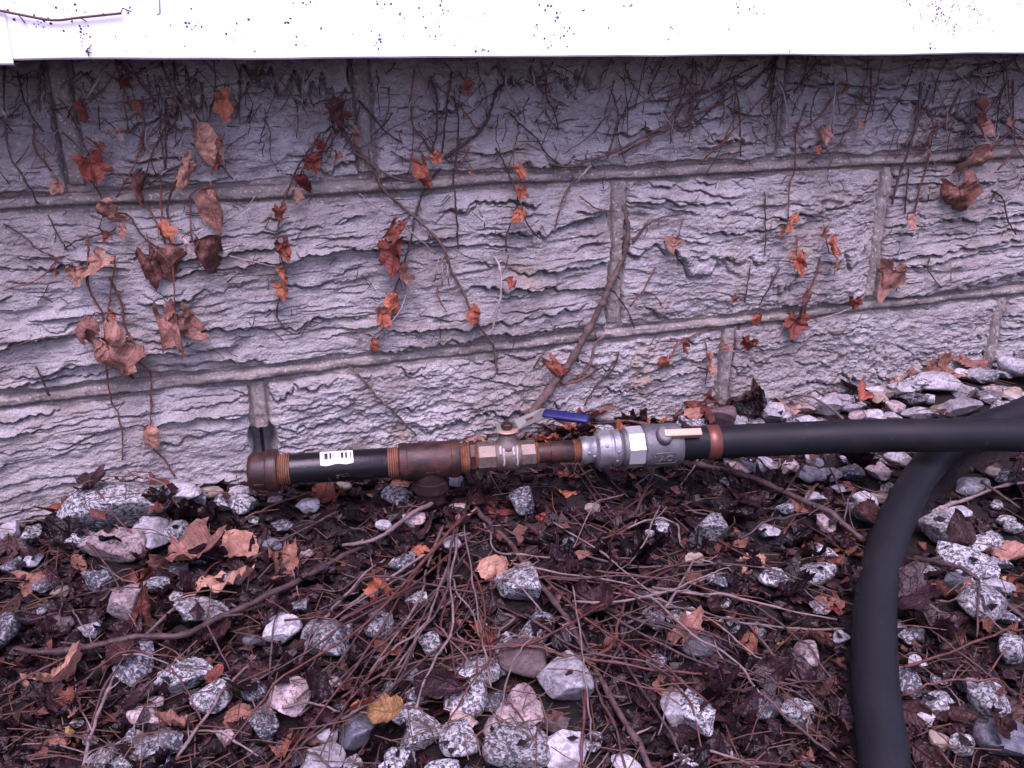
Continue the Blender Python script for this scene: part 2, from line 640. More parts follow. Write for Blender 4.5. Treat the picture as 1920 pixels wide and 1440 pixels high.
# ------------------------------------------------------------------ foundation wall
ZJ1, ZJ2 = 0.330, 0.130                     # the two bed joints in view
ZTOP, ZBOT = 0.500, -0.07
wall = empty("foundation_wall", (0.5, 0.0, 0.0))
tag(wall, "ledge-faced grey stone block foundation wall under the white siding", "wall")
WX0, WZ0, WD = -0.7, -0.1, 0.002
wnx, wnz = int(2.6 / WD), int(0.68 / WD)
WM = np.zeros((wnz, wnx))                   # how far the wall face stands out, for what clings to it


def vx(px, py):
    return float(wallp(px, py)[0])


VT = [-0.56, vx(122, 230), vx(688, 270), vx(1462, 230), 1.62]
VM = [-0.50, vx(1164, 470), vx(1668, 380), 1.60]
VB = [-0.52, vx(488, 760), vx(1372, 660), vx(1884, 600), 1.72]
PAR = {}   # (course, index): layer thickness, ledge depth, roughness, tilt


def rock(u, v, seed, T, A, rough, tilt, base=0.015):
    """layered ledge face: plates with their own ragged lower edges, each breaking off over a dark crevice"""
    out = base + 0.008 * fbm(u * 4.5, v * 6, seed + 50, 3)
    w = v + tilt * u + 0.016 * pn(u * 3.2, v * 5, seed) + 0.004 * pn(u * 12, v * 10, seed + 1)
    for k, (tk, am, gate) in enumerate(((T, A * 0.62, 0.16), (T * 0.46, A * 0.40, 0.46), (T * 0.21, A * 0.18, 0.58))):
        s = w / tk + 1.15 * pn(v * 0.38 / tk, u * 1.7, seed + 7 + k) + k * 0.37

        def edge(i):
            q = i * 17.31 + seed * 0.7
            a = 0.62 * pn(u * (5 + 5 * k), q, seed + 11 + k)
            a = a + 0.34 * (0.45 - np.abs(pn(u * (19 + 14 * k), q + 3.7, seed + 12 + k))) + 0.16 * pn(u * 62, q + 7.7, seed + 13) + 0.10 * pn(u * 170, q + 1.7, seed + 14)
            return i + np.clip(a, -0.49, 0.49)

        def lip(i):
            q = i * 13.7 + seed * 0.31
            a = 1.3 * pn(u * (4.5 + 6 * k), q + 0.5, seed + 20 + k) + 0.75 * pn(u * (17 + 12 * k), q + 4.1, seed + 21 + k) + 0.47 - gate
            return np.clip(a * 1.25, 0, 1.2)
        i0 = np.floor(s)
        e1, e0 = edge(i0 + 1), edge(i0)
        L = np.where(s >= e1, i0 + 1, np.where(s >= e0, i0, i0 - 1))
        lo, hi = edge(L), edge(L + 1)
        f = np.clip((s - lo) / np.maximum(hi - lo, 0.05), 0, 1)
        a, an = lip(L), lip(L + 1)
        plate = a * (1 - f) ** 1.6                       # swells out to its lower lip
        rnd = sstep(0.0, 0.0016 / tk, s - lo)
        out = out + am * plate * (0.62 + 0.38 * rnd)
        dd = (hi - s) * tk                               # metres below the lip of the plate above
        out = out - (0.0115, 0.0065, 0.003)[k] * np.exp(-(dd / (0.0024, 0.0017, 0.0013)[k]) ** 2) * np.clip(an * 1.6 - 0.25, 0, 1)
    gran = fbm(u * 60, v * 95, seed + 70, 4, 0.6)
    out = out + 0.0026 * (0.4 - np.abs(pn(u * 7 + 0.8 * pn(v * 20, u * 9, seed + 81), w * 42, seed + 80))) + 0.0026 * (0.35 - np.abs(pn(u * 33, w * 95, seed + 82)))
    out = out - 0.0045 * sstep(0.30, 0.62, pn(u * 24, v * 38, seed + 83)) * sstep(-0.1, 0.35, pn(u * 5, v * 8, seed + 84))
    patch = 0.45 + 0.9 * sstep(-0.2, 0.4, pn(u * 9, v * 12, seed + 75))
    out = out + rough * gran * patch + 0.4 * rough * pn(u * 240, v * 290, seed + 71)
    return out


def block(x0, x1, z0, z1, seed, T, A, rough, tilt, fine=True):
    dx, dz = (0.0014, 0.00092) if fine else (0.006, 0.004)
    mg = 0.002
    xs = [x0 + mg]
    while xs[-1] < x1 - mg:
        xs.append(xs[-1] + (0.0014 if -0.24 < xs[-1] < 1.24 else 0.006))
    xs = np.array(xs[:-1] + [x1 - mg])
    zs = np.linspace(z0 + mg, z1 - mg, max(4, int((z1 - z0) / dz)))
    U, V = np.meshgrid(xs, zs)
    h = rock(U, V, seed, T, A, rough, tilt)
    jw = 0.0066
    ez = np.minimum(V - z0, z1 - V) - jw + 0.0040 * fbm(U * 22, V * 10, seed + 90, 3)
    ex = np.minimum(U - x0, x1 - U) - jw + 0.0035 * fbm(U * 10, V * 30, seed + 91, 3)
    if z0 < 0 and seed in (500, 517):                 # chipped arrises where the mortar is gone
        ex = ex - 0.0035 * sstep(0.075, 0.055, V) * (np.abs(U - VB[1]) < 0.04)
    e = np.minimum(ez, ex)
    k = sstep(-0.002, 0.0065, e)
    k2 = sstep(0.0, 0.03, e)
    h = -0.026 + (h * (0.72 + 0.28 * k2) + 0.026) * k
    P = np.stack([U, -h, V], -1) - ORG[wall]
    o = link("block", grid_mesh("block", P), M['stone'], wall)
    ii = ((xs - WX0) / WD).astype(int)
    jj = ((zs - WZ0) / WD).astype(int)
    ok = (ii >= 0) & (ii < wnx)
    ok2 = (jj >= 0) & (jj < wnz)
    WM[np.ix_(jj[ok2], ii[ok])] = h[np.ix_(ok2, ok)]
    return o


CFG = {('t', 0): (0.034, 0.0070, 0.0010, 0.02), ('t', 1): (0.032, 0.0085, 0.0012, -0.02), ('t', 2): (0.040, 0.0140, 0.0011, 0.015),
       ('t', 3): (0.034, 0.0080, 0.0020, 0.02),
       ('m', 0): (0.032, 0.0135, 0.0010, -0.015), ('m', 1): (0.036, 0.0090, 0.0024, 0.03), ('m', 2): (0.028, 0.0095, 0.0013, -0.03),
       ('b', 0): (0.029, 0.0095, 0.0014, -0.05), ('b', 1): (0.040, 0.0060, 0.0036, 0.0), ('b', 2): (0.036, 0.0065, 0.0030, 0.03),
       ('b', 3): (0.026, 0.0075, 0.0016, 0.0)}
for c, vs, z0, z1 in (('t', VT, ZJ1, ZTOP), ('m', VM, ZJ2, ZJ1), ('b', VB, ZBOT, ZJ2)):
    for i in range(len(vs) - 1):
        T, A, rg, ti = CFG[(c, i)]
        block(vs[i], vs[i + 1], z0, z1, {'t': 100, 'm': 300, 'b': 500}[c] + i * 17, T, A, rg, ti)


def joint_strip(x0, x1, z0, z1, vertical, seed, bead=0.0082, wbead=0.0056):
    """mortar: a flat recessed bed with a raised rounded bead struck along its middle"""
    if vertical:
        a0, a1, c = z0, z1, (x0 + x1) / 2
        hw = (x1 - x0) / 2
    else:
        a0, a1, c = x0, x1, (z0 + z1) / 2
        hw = (z1 - z0) / 2
    S = np.linspace(a0, a1, max(6, int((a1 - a0) / 0.0022)))
    Q = np.linspace(-hw, hw, 30)
    SS, QQ = np.meshgrid(S, Q, indexing='ij')
    wob = 0.0022 * fbm(SS * 5, SS * 0 + seed, seed, 3)
    d = (QQ - wob) / (wbead * (1 + 0.22 * pn(SS * 14, SS * 0 + 3.3, seed + 4)))
    amp = bead * np.clip(0.92 + 0.7 * fbm(SS * 7, SS * 0 + 8.8, seed + 5, 4), 0.2, 1.35)
    br = sstep(0.52, 0.72, np.abs(pn(SS * 11, SS * 0 + 1.7, seed + 9)))
    prof = np.clip(1 - np.abs(d) ** (5.0 if vertical else 3.4), 0, 1) ** 0.75
    h = 0.0065 + amp * (1 - 0.7 * br) * prof + 0.0017 * fbm(SS * 70, QQ * 90, seed + 2, 4, 0.65) + 0.0012 * pn(SS * 28, QQ * 60, seed + 6) + 0.0022 * fbm(SS * 18, QQ * 30, seed + 3, 2)
    h = h - np.where(d < 0, 0.0050, 0.0022) * np.exp(-((np.abs(d) - 1.15) / 0.2) ** 2) * (0.4 if vertical else 1.0)
    if vertical:
        P = np.stack([c + QQ, -h, SS], -1)
        P = P[:, ::-1]
    else:
        P = np.stack([SS, -h, c + QQ], -1)
        P = P[:, ::-1]
    P = P - ORG[wall]
    return link("mortar_joint", grid_mesh("mortar_joint", P), M['mortar'], wall)


for z in (ZJ1, ZJ2):
    joint_strip(-0.56, 1.62, z - 0.017, z + 0.017, False, int(z * 1000))
for vs, z0, z1 in ((VT, ZJ1 + 0.0172, ZTOP), (VM, ZJ2 + 0.0172, ZJ1 - 0.0172), (VB, ZBOT, ZJ2 - 0.0172)):
    for x in vs[1:-1]:
        lo = z0
        if vs is VB and x == VB[1]:
            lo = 0.066                       # mortar has fallen out of this joint lower down
        joint_strip(x - 0.0125, x + 0.0125, lo, z1 + 0.009, True, int(x * 977) + 40 + int(z0 * 100), 0.0058, 0.0088)
cz = 0.030
mk("wall_core", [(x, y, z) for x in (-0.56, 1.62) for y in (cz, 0.18) for z in (-0.12, 0.6)],
   [(0, 1, 3, 2), (4, 6, 7, 5), (0, 4, 5, 1), (2, 3, 7, 6), (1, 5, 7, 3), (0, 2, 6, 4)], M['core'], wall, False)


def wm(x, z, r=2):
    i = min(max(int((x - WX0) / WD), r), wnx - r - 1)
    j = min(max(int((z - WZ0) / WD), r), wnz - r - 1)
    return float(WM[j - r:j + r + 1, i - r:i + r + 1].max())


# ------------------------------------------------------------------ white siding above
SY = -0.100                                  # face of the siding: it oversails the stone
ZS = CAMH - 0.0185 * (CAMD + SY)             # its lower edge
siding = empty("wood_siding", (0.5, SY, ZS))
tag(siding, "white painted wooden lap siding above the stone wall", "siding")


def clap(x0, x1, z0, z1, lean, th=0.016, seed=0, dy=0.0):
    """one lap board: face leans back towards its top edge"""
    xs = np.linspace(x0, x1, max(2, int((x1 - x0) / 0.01)))
    prof = [(SY + th + 0.02, z0 + 0.001), (SY + 0.0015, z0), (SY, z0 + 0.0015), (SY + lean, z1)]
    prof = [(prof[0][0], prof[0][1])] + [prof[1], prof[2]] + [(SY + lean * t, z0 + 0.0015 + (z1 - z0) * t) for t in (0.25, 0.5, 0.75, 1.0)] + [(SY + th + lean + 0.02, z1)]
    P = np.zeros((len(prof), len(xs), 3))
    for i, (y, z) in enumerate(prof):
        wv = 0.0009 * fbm(xs * 6, xs * 0 + seed, seed, 3)
        P[i, :, 0], P[i, :, 1], P[i, :, 2] = xs, y + dy, z + wv * (1 if i < 3 else 0.3)
    P -= ORG[siding]
    return link("board", grid_mesh("board", P[::-1], False), M['white'], siding)


xb = float(wallp(21, 105, SY)[0])
clap(xb + 0.0002, 1.65, ZS, ZS + 0.19, 0.012, seed=3)
clap(-0.6, xb + 0.0010, ZS - 0.0035, ZS + 0.19, 0.012, seed=8, dy=-0.0014)
for k in range(1, 9):
    z0 = ZS + 0.175 * k
    clap(-0.6, 0.35 + 0.2 * (k % 3), z0, z0 + 0.19, 0.012, seed=20 + k)
    clap(0.353 + 0.2 * (k % 3), 1.65, z0, z0 + 0.19, 0.012, seed=40 + k)
mk("sheathing", [(x, y, z) for x in (-0.6, 1.65) for y in (SY + 0.034, 0.15) for z in (ZS + 0.012, ZS + 1.58)],
   [(0, 1, 3, 2), (4, 6, 7, 5), (0, 4, 5, 1), (2, 3, 7, 6), (1, 5, 7, 3), (0, 2, 6, 4)], M['core'], siding, False)

# dark sucker pads left by the creeper on the paint
clus = [(80, 45, 14, 14, 16), (150, 60, 16, 30, 14), (45, 20, 40, 14, 5), (115, 12, 18, 10, 6), (163, 75, 10, 22, 6), (240, 14, 14, 10, 8),
        (360, 45, 12, 10, 8), (440, 62, 12, 10, 4), (530, 38, 20, 6, 4), (550, 72, 30, 20, 6), (575, 5, 20, 6, 5), (715, 6, 14, 8, 6),
        (770, 40, 50, 30, 14), (712, 78, 12, 10, 7), (830, 18, 9, 14, 8), (900, 30, 14, 12, 3), (905, 92, 12, 6, 6), (840, 70, 14, 10, 3),
        (1030, 12, 7, 5, 9), (1046, 28, 6, 8, 10), (1005, 55, 6, 10, 5), (1055, 62, 10, 10, 7), (1022, 80, 14, 10, 4), (1095, 20, 12, 4, 3),
        (1180, 11, 8, 3, 6), (1262, 60, 20, 20, 4), (1386, 8, 5, 8, 6), (1418, 22, 10, 14, 7), (1435, 24, 3, 6, 3), (1705, 5, 6, 6, 5),
        (1760, 18, 14, 18, 34), (1772, 38, 10, 8, 14), (1828, 16, 9, 10, 18), (1796, 10, 10, 8, 10), (1795, 55, 10, 8, 10), (1730, 35, 14, 14, 9),
        (1752, 88, 10, 8, 7), (1858, 62, 14, 8, 8), (1915, 12, 5, 6, 3), (1838, 30, 30, 20, 10), (300, 60, 180, 40, 14), (1000, 60, 500, 40, 16)]
PV, PF = [], []
for cx, cy, sx, sy, n in clus:
    for _ in range(n):
        p = wallp(cx + rng.gauss(0, sx * 0.7), min(96, max(-40, cy + rng.gauss(0, sy * 0.7))), SY)
        r = rng.choice((0.0005, 0.0007, 0.0009, 0.0012)) * rng.uniform(0.75, 1.1)
        yy = SY + 0.012 * (p[2] - ZS) / 0.19 - 0.0004
        b = len(PV)
        PV.append((p[0], yy - 0.0006, p[2]))
        for k in range(6):
            a = k * math.pi / 3 + rng.random()
            PV.append((p[0] + math.cos(a) * r, yy, p[2] + math.sin(a) * r * rng.uniform(0.7, 1.2)))
        PF += [(b, b + 1 + k, b + 1 + (k + 1) % 6) for k in range(6)]
pads = mk("sucker_pads", PV, PF, M['pad'])
tag(pads, "tiny dark creeper sucker pads dotted over the white siding", "vine residue", kind="stuff")

# ------------------------------------------------------------------ leaves
def leaf_mesh(seed, kind):
    r = random.Random(seed * 31 + 5)
    V, F, UV = [], [], []

    def nz(a, b, c):
        return mnoise.noise(Vector((a, b, c + seed * 3.7)))
    fold = r.uniform(0.05, 0.7) * r.choice((1, 1, -1))
    kx = r.uniform(0.4, 2.2) * r.choice((-1, 1))
    kz = r.uniform(0.2, 1.3) * r.choice((-1, 1))
    twist = r.uniform(-0.7, 0.7)
    crum = 0.24
    if kind == 'curl':
        kx, kz, twist, fold = r.uniform(2.6, 4.6) * r.choice((-1, 1)), r.uniform(0.4, 1.5) * r.choice((-1, 1)), r.uniform(-1.7, 1.7), r.uniform(-0.2, 0.3)
    elif kind == 'flat':
        kx, kz, twist, fold, crum = kx * 0.5, kz * 0.5, twist * 0.5, fold * 0.5, 0.10
    elif kind == 'ovate':
        fold = r.uniform(0.5, 1.3) * r.choice((1, -1))
        crum = 0.30
    flat = []                                          # outline in the plane: x across, z down the leaf
    if kind == 'lobed' or (kind == 'curl' and seed % 2):
        nT, nR = 44, 6
        lob = [(0, 0.50, 0.62), (0.95, r.uniform(.18, .36), 0.5), (-0.95, r.uniform(.18, .36), 0.5), (1.95, r.uniform(.1, .25), 0.5), (-1.95, r.uniform(.1, .25), 0.5)]
        for i in range(nR + 1):
            rho = i / nR
            for k in range(nT + 1):
                th = -2.75 + 5.5 * k / nT
                rad = 0.46 + sum(h * max(0, 1 - abs(th - c) / w) ** 0.9 for c, h, w in lob)
                rad *= 1 + (0.07 * (1 if k % 2 else -1) * r.uniform(.3, 1.2) if i == nR else 0)
                flat.append((rad * rho * math.sin(th) * 0.82, -rad * rho * math.cos(th), rho, th))
        nrow = nT + 1
        for i in range(nR):
            for k in range(nT):
                a = i * nrow + k
                F.append((a, a + nrow, a + nrow + 1, a + 1))
    else:
        nL, nW = 18, 10
        wid = {'ovate': 0.38, 'curl': 0.44, 'flat': 0.38}[kind]
        for i in range(nL + 1):
            t = i / nL
            w = wid * math.sin(math.pi * t ** 0.78) ** 0.8 + 0.006
            for j in range(nW + 1):
                sx_ = -1 + 2 * j / nW
                e = 1 + (r.uniform(-0.10, 0.10) if j in (0, nW) else 0)
                flat.append((sx_ * w * e, -t + (0.012 * (i % 2) if j in (0, nW) else 0), abs(sx_), sx_ * 2))
        nrow = nW + 1
        for i in range(nL):
            for j in range(nW):
                a = i * nrow + j
                F.append((a, a + 1, a + nrow + 1, a + nrow))
    ph = r.uniform(0, 6)
    for x, z, rho, th in flat:
        UV.append((0.5 + x, -z))
        h = fold * abs(x) + crum * nz(x * 3.2, z * 3.2, 0) + 0.55 * crum * nz(x * 8, z * 8, 5)
        h += 0.24 * nz(th * 1.3, z * 1.4, 11) * rho ** 2 + 0.05 * rho ** 3 * math.sin(th * 5 + z * 9 + ph)
        xx = math.sin(kx * x) / kx
        h += (1 - math.cos(kx * x)) / kx
        a = twist * -z
        xx, h = xx * math.cos(a) - h * math.sin(a), xx * math.sin(a) + h * math.cos(a)
        zz = math.sin(kz * z) / kz
        h2 = (1 - math.cos(kz * z)) / kz
        y = -(h * math.cos(kz * z) + h2)
        zz += h * math.sin(kz * z)
        V.append((xx, y, zz))
    pv, pf = tube([(0, 0, 0.0), (0.01, -0.02, 0.12), (0.03 * r.uniform(-1, 1), -0.02, 0.22)], [0.016, 0.012, 0.010], 4)
    b = len(V)
    V += [tuple(p) for p in pv]
    UV += [(0.5, 0.0)] * len(pv)
    F += [tuple(k + b for k in f) for f in pf]
    return mesh("leaf", V, F, True, UV)


LM = {}


def leafdata(kind, var, colr):
    key = (kind, var, colr)
    if key not in LM:
        b0 = (kind, var)
        if b0 not in LM:
            LM[b0] = leaf_mesh(ord(kind[0]) * 13 + var, kind)
        me = LM[b0].copy()
        me.name = "leaf"
        me.materials.clear()
        me.materials.append(M['leaf_' + colr])
        LM[key] = me
    return LM[key]


# ------------------------------------------------------------------ creeper on the wall (traced in photo pixels)
# (points, radius px at start, radius px at end, bark, label or None)
VN = [
    ([(640, 200), (650, 260), (693, 303), (720, 357), (773, 403), (827, 457), (845, 505), (870, 550), (885, 590), (905, 620), (925, 650), (932, 695)], 4.5, 4, 'vine_mid', "long brown creeper stem slanting down across the middle course of the wall"),
    ([(985, 785), (1000, 770), (1033, 727), (1070, 677), (1107, 610), (1130, 567), (1143, 537), (1160, 500), (1173, 465), (1178, 430), (1168, 385)], 11, 5, 'vine_mid', "thick woody creeper stem rising from the litter over the upright mortar joint"),
    ([(1083, 710), (1107, 680), (1120, 640), (1157, 623), (1165, 615)], 5, 3, 'vine_mid', "short forked creeper twig beside the thick woody stem"),
    ([(660, 280), (703, 313), (740, 333), (780, 343)], 4, 3, 'vine_mid', None),
    ([(833, 297), (860, 277), (887, 257), (910, 233), (923, 197), (933, 167), (947, 157), (965, 150)], 5, 4, 'vine_dark', "dark branching creeper stem curving up to the siding above the upper joint"),
    ([(807, 143), (820, 190), (817, 253), (810, 287)], 3, 3, 'vine_dark', None), ([(847, 133), (840, 187), (833, 247), (830, 287)], 3, 3, 'vine_dark', None),
    ([(843, 187), (823, 223)], 2, 2, 'vine_dark', None),
    ([(850, 180), (860, 227), (857, 287), (850, 327), (853, 367), (857, 417), (860, 467)], 2.5, 2.5, 'vine_dark', None),
    ([(863, 197), (887, 233), (897, 243)], 2.5, 2, 'vine_red', None), ([(770, 183), (773, 233), (787, 253), (813, 290)], 3, 3, 'vine_dark', None),
    ([(827, 317), (810, 333), (790, 367), (780, 400), (773, 433), (763, 477), (745, 530), (725, 600), (702, 650)], 3.5, 2.5, 'vine_dark', "dark creeper stem with orange-brown leaves hanging below the upper joint"),
    ([(673, 363), (723, 400), (773, 437), (817, 477)], 2.5, 2.5, 'vine_light', None), ([(733, 283), (773, 307)], 2.5, 2, 'vine_dark', None),
    ([(673, 187), (720, 243), (753, 267)], 3, 2, 'vine_dark', None), ([(777, 130), (770, 190), (775, 250), (772, 310)], 2, 2, 'vine_red', None),
    ([(947, 130), (952, 170), (977, 210)], 4.5, 3, 'vine_light', "pale peeled creeper stub hanging under the siding near the big bulging block"),
    ([(997, 130), (1007, 173)], 3.5, 2.5, 'vine_light', None), ([(1145, 113), (1137, 143), (1123, 172)], 4, 3, 'vine_light', None),
    ([(1023, 150), (1027, 187), (1037, 203), (1047, 240)], 3, 2, 'vine_dark', None),
    ([(957, 213), (980, 237), (1007, 260), (1023, 287), (1047, 307)], 2.5, 2.5, 'vine_dark', None),
    ([(930, 277), (943, 300), (960, 340), (970, 367), (977, 393), (993, 427), (1013, 447)], 2.5, 2, 'vine_dark', None),
    ([(950, 470), (950, 440), (962, 410), (972, 375)], 2.5, 2, 'vine_dark', None),
    ([(1030, 308), (1070, 312), (1100, 303), (1157, 283), (1213, 253), (1257, 230), (1290, 190), (1330, 170), (1380, 143), (1420, 122)], 4, 3, 'vine_mid', "long creeper runner sweeping up to the right below the siding"),
    ([(1160, 290), (1213, 262), (1260, 238), (1300, 218), (1365, 185), (1420, 143), (1453, 122)], 3, 2.5, 'vine_red', None),
    ([(1087, 327), (1070, 347), (1053, 380), (1040, 427)], 3.5, 2.5, 'vine_mid', None), ([(1110, 310), (1090, 330), (1080, 345)], 4, 4, 'vine_light', None),
    ([(1087, 367), (1117, 390), (1160, 397)], 2.5, 2, 'vine_red', None), ([(1140, 290), (1150, 255), (1160, 215), (1150, 180)], 2.5, 2, 'vine_red', None),
    ([(1185, 455), (1210, 425), (1235, 410), (1290, 400)], 3.5, 2, 'vine_dark', None),
    ([(7, 113), (8, 207), (18, 287), (47, 337), (72, 383)], 3.5, 2.5, 'vine_dark', None), ([(33, 133), (43, 180), (62, 220), (83, 248)], 3, 2, 'vine_dark', None),
    ([(62, 230), (68, 283), (97, 320)], 3, 3, 'vine_red', None),
    ([(302, 117), (328, 180), (367, 240), (393, 283), (437, 335)], 3.6, 2.6, 'vine_mid', "straight woody creeper shoot with a long curled tan leaf, left of the wall"),
    ([(325, 117), (333, 173), (370, 220), (393, 243)], 3.5, 2.5, 'vine_mid', None), ([(347, 123), (357, 173), (365, 210)], 3, 2, 'vine_mid', None),
    ([(217, 113), (253, 143), (293, 190)], 4, 3.5, 'vine_mid', None), ([(200, 123), (160, 187)], 4, 4, 'vine_light', None),
    ([(287, 118), (272, 135)], 3.5, 3, 'vine_light', None), ([(110, 153), (130, 193)], 3, 3, 'vine_light', None), ([(0, 197), (17, 230)], 4, 3, 'vine_light', None),
    ([(267, 180), (270, 240), (262, 283), (247, 320), (225, 355), (205, 390)], 3, 2.5, 'vine_red', "reddish creeper stem crossing the upper joint at the left, leaves at its foot"),
    ([(320, 213), (300, 260), (283, 293), (262, 370)], 2.5, 2, 'vine_dark', None), ([(310, 187), (311, 267), (312, 313)], 2.5, 2.5, 'vine_dark', None),
    ([(353, 290), (343, 320), (320, 360), (313, 407), (305, 450)], 3, 3, 'vine_dark', None), ([(353, 302), (317, 320), (280, 345)], 3, 2, 'vine_dark', None),
    ([(600, 253), (567, 300), (547, 337), (527, 393), (524, 410), (520, 440), (527, 480), (535, 520), (522, 563), (522, 600), (553, 627), (580, 603)], 2.8, 2.2, 'vine_dark', "thin dark creeper stem strung with small orange leaves down the middle course"),
    ([(620, 250), (605, 285), (595, 320)], 2.5, 2, 'vine_dark', None), ([(597, 258), (575, 300), (550, 360)], 2.5, 2, 'vine_red', None),
    ([(357, 367), (358, 433), (367, 463)], 2.5, 2.5, 'vine_red', None), ([(207, 400), (240, 403), (263, 437), (293, 463), (330, 472)], 3.2, 3, 'vine_dark', None),
    ([(120, 467), (140, 453), (183, 440), (215, 432)], 2.5, 2, 'vine_dark', None), ([(7, 420), (50, 447), (70, 467), (100, 480)], 2.5, 2, 'vine_dark', None),
    ([(90, 403), (110, 443), (127, 470)], 2.5, 2, 'vine_dark', None),
    ([(165, 440), (165, 480), (167, 540), (187, 580), (197, 613), (197, 667), (207, 747), (223, 780), (230, 830), (229, 863)], 3.2, 2.2, 'vine_red', "hanging reddish creeper stem with a large folded leaf by the left lower joint"),
    ([(217, 480), (207, 547), (202, 590), (198, 625)], 2.5, 2.5, 'vine_red', None),
    ([(205, 520), (227, 567), (233, 610), (253, 647), (260, 677), (280, 697), (283, 747), (283, 797), (287, 840), (310, 863), (327, 893)], 3.2, 2.6, 'vine_red', "long hanging creeper stem reaching down the bottom course almost to the stones"),
    ([(92, 480), (120, 497), (163, 517)], 2.5, 2, 'vine_dark', None), ([(310, 430), (323, 480), (327, 590), (330, 600)], 2.8, 2.5, 'vine_red', "fine reddish creeper stem ending in a pair of hanging brown leaves"),
    ([(13, 653), (83, 633), (140, 628)], 2, 2, 'vine_dark', None), ([(67, 687), (93, 742)], 3, 3, 'vine_dark', None),
    ([(13, 543), (73, 523), (113, 480)], 2, 2, 'vine_red', None), ([(300, 330), (302, 400), (300, 440)], 2.4, 2, 'vine_red', None),
    ([(273, 380), (295, 420), (310, 455)], 2.4, 2, 'vine_red', None), ([(430, 480), (480, 492), (520, 500)], 1.6, 1.6, 'vine_light', None),
    ([(483, 362), (460, 390), (420, 420)], 2, 2, 'vine_light', None), ([(160, 300), (165, 325), (190, 370)], 2.5, 2, 'vine_red', None),
    ([(927, 480), (937, 503), (940, 547), (930, 590), (922, 630)], 3.8, 3, 'vine_light', "pale bent creeper twig standing on the lower joint in mid wall"),
    ([(767, 533), (750, 583), (703, 637)], 2.6, 2, 'vine_light', None), ([(652, 687), (683, 713), (710, 747), (740, 773), (780, 817)], 3.4, 3.4, 'vine_mid', "thin bare twig leaning on the bottom course behind the rusty tee"),
    ([(822, 485), (815, 528)], 2, 2, 'vine_light', None), ([(830, 485), (829, 535)], 2, 2, 'vine_light', None), ([(838, 490), (842, 535)], 2, 2, 'vine_light', None),
    ([(777, 568), (800, 575), (787, 592)], 2, 1.6, 'vine_light', None), ([(818, 535), (825, 565), (838, 585)], 2.5, 1.5, 'vine_red', None),
    ([(1727, 153), (1720, 227), (1703, 283), (1687, 327), (1673, 383)], 4.4, 3.2, 'vine_mid', "slanting creeper stem lying along the right upright mortar joint"),
    ([(1800, 167), (1773, 227), (1743, 257), (1740, 300), (1723, 360), (1713, 407)], 3.6, 2.6, 'vine_red', "reddish creeper stem with a small curled leaf at its tip, right of the joint"),
    ([(1743, 160), (1730, 200), (1715, 240)], 3, 2, 'vine_dark', None), ([(1567, 147), (1563, 200), (1560, 260)], 2.2, 2, 'vine_light', None),
    ([(1633, 127), (1633, 187), (1620, 230)], 2.6, 2, 'vine_red', None), ([(1513, 193), (1493, 250), (1490, 317), (1480, 350), (1478, 410)], 2.5, 2.2, 'vine_red', None),
    ([(1560, 187), (1527, 227), (1487, 247), (1447, 267)], 3, 2, 'vine_red', None), ([(1377, 147), (1387, 217), (1388, 293)], 2.2, 2.2, 'vine_red', None),
    ([(1457, 147), (1473, 190), (1483, 257)], 2.4, 2, 'vine_light', None), ([(1433, 360), (1435, 420), (1435, 480)], 2, 2, 'vine_dark', None),
    ([(1703, 317), (1697, 400)], 2.4, 2, 'vine_dark', None), ([(1860, 357), (1880, 373), (1890, 413), (1905, 440)], 2.6, 2, 'vine_dark', None),
    ([(1893, 150), (1847, 213), (1815, 240), (1830, 270)], 2.6, 2, 'vine_red', None), ([(1787, 127), (1827, 167), (1853, 177)], 2, 2, 'vine_light', None),
    ([(1900, 150), (1900, 213), (1895, 245), (1860, 280), (1850, 300)], 2.5, 2.2, 'vine_red', "fine creeper stem holding a big folded tan leaf above the right joint"),
    ([(1653, 157), (1670, 165), (1710, 143), (1727, 125)], 2, 2, 'vine_light', None), ([(1820, 136), (1840, 141), (1865, 139)], 2, 2, 'vine_light', None),
    ([(1315, 120), (1328, 147)], 3, 2, 'vine_light', None), ([(1695, 152), (1703, 140)], 2, 2, 'vine_light', None),
    ([(1825, 290), (1815, 320), (1805, 360)], 2, 2, 'vine_red', None), ([(1540, 480), (1527, 523), (1513, 553), (1508, 590), (1495, 615)], 2.8, 2.6, 'vine_red', "short reddish creeper stem with curled leaves over the right lower joint"),
    ([(1462, 503), (1440, 543), (1423, 573)], 2.8, 2, 'vine_dark', None), ([(1407, 497), (1397, 567)], 2, 2, 'vine_dark', None),
    ([(1240, 640), (1280, 637), (1313, 623), (1360, 613)], 2.4, 2, 'vine_red', None), ([(1387, 607), (1377, 647), (1367, 710)], 2.8, 3, 'vine_dark', None),
    ([(1527, 600), (1565, 590), (1600, 575)], 2.2, 2, 'vine_light', None), ([(1540, 627), (1600, 618)], 2, 2, 'vine_dark', None),
    ([(1690, 490), (1688, 520), (1680, 545)], 2.6, 2, 'vine_mid', None), ([(1745, 480), (1740, 505), (1765, 540)], 2, 2, 'vine_dark', None),
    ([(1230, 500), (1205, 545), (1180, 575)], 2.4, 2, 'vine_red', None), ([(1150, 545), (1175, 580), (1190, 615)], 2, 2, 'vine_dark', None),
    ([(1160, 660), (1150, 690), (1120, 720), (1095, 760)], 3, 3, 'vine_dark', None), ([(1270, 640), (1260, 665), (1240, 690)], 2.4, 2, 'vine_red', None),
    ([(1040, 700), (1060, 720), (1110, 700), (1118, 680)], 3.5, 3, 'vine_red', None), ([(1000, 690), (1030, 650), (1070, 640)], 1.8, 1.6, 'vine_dark', None),
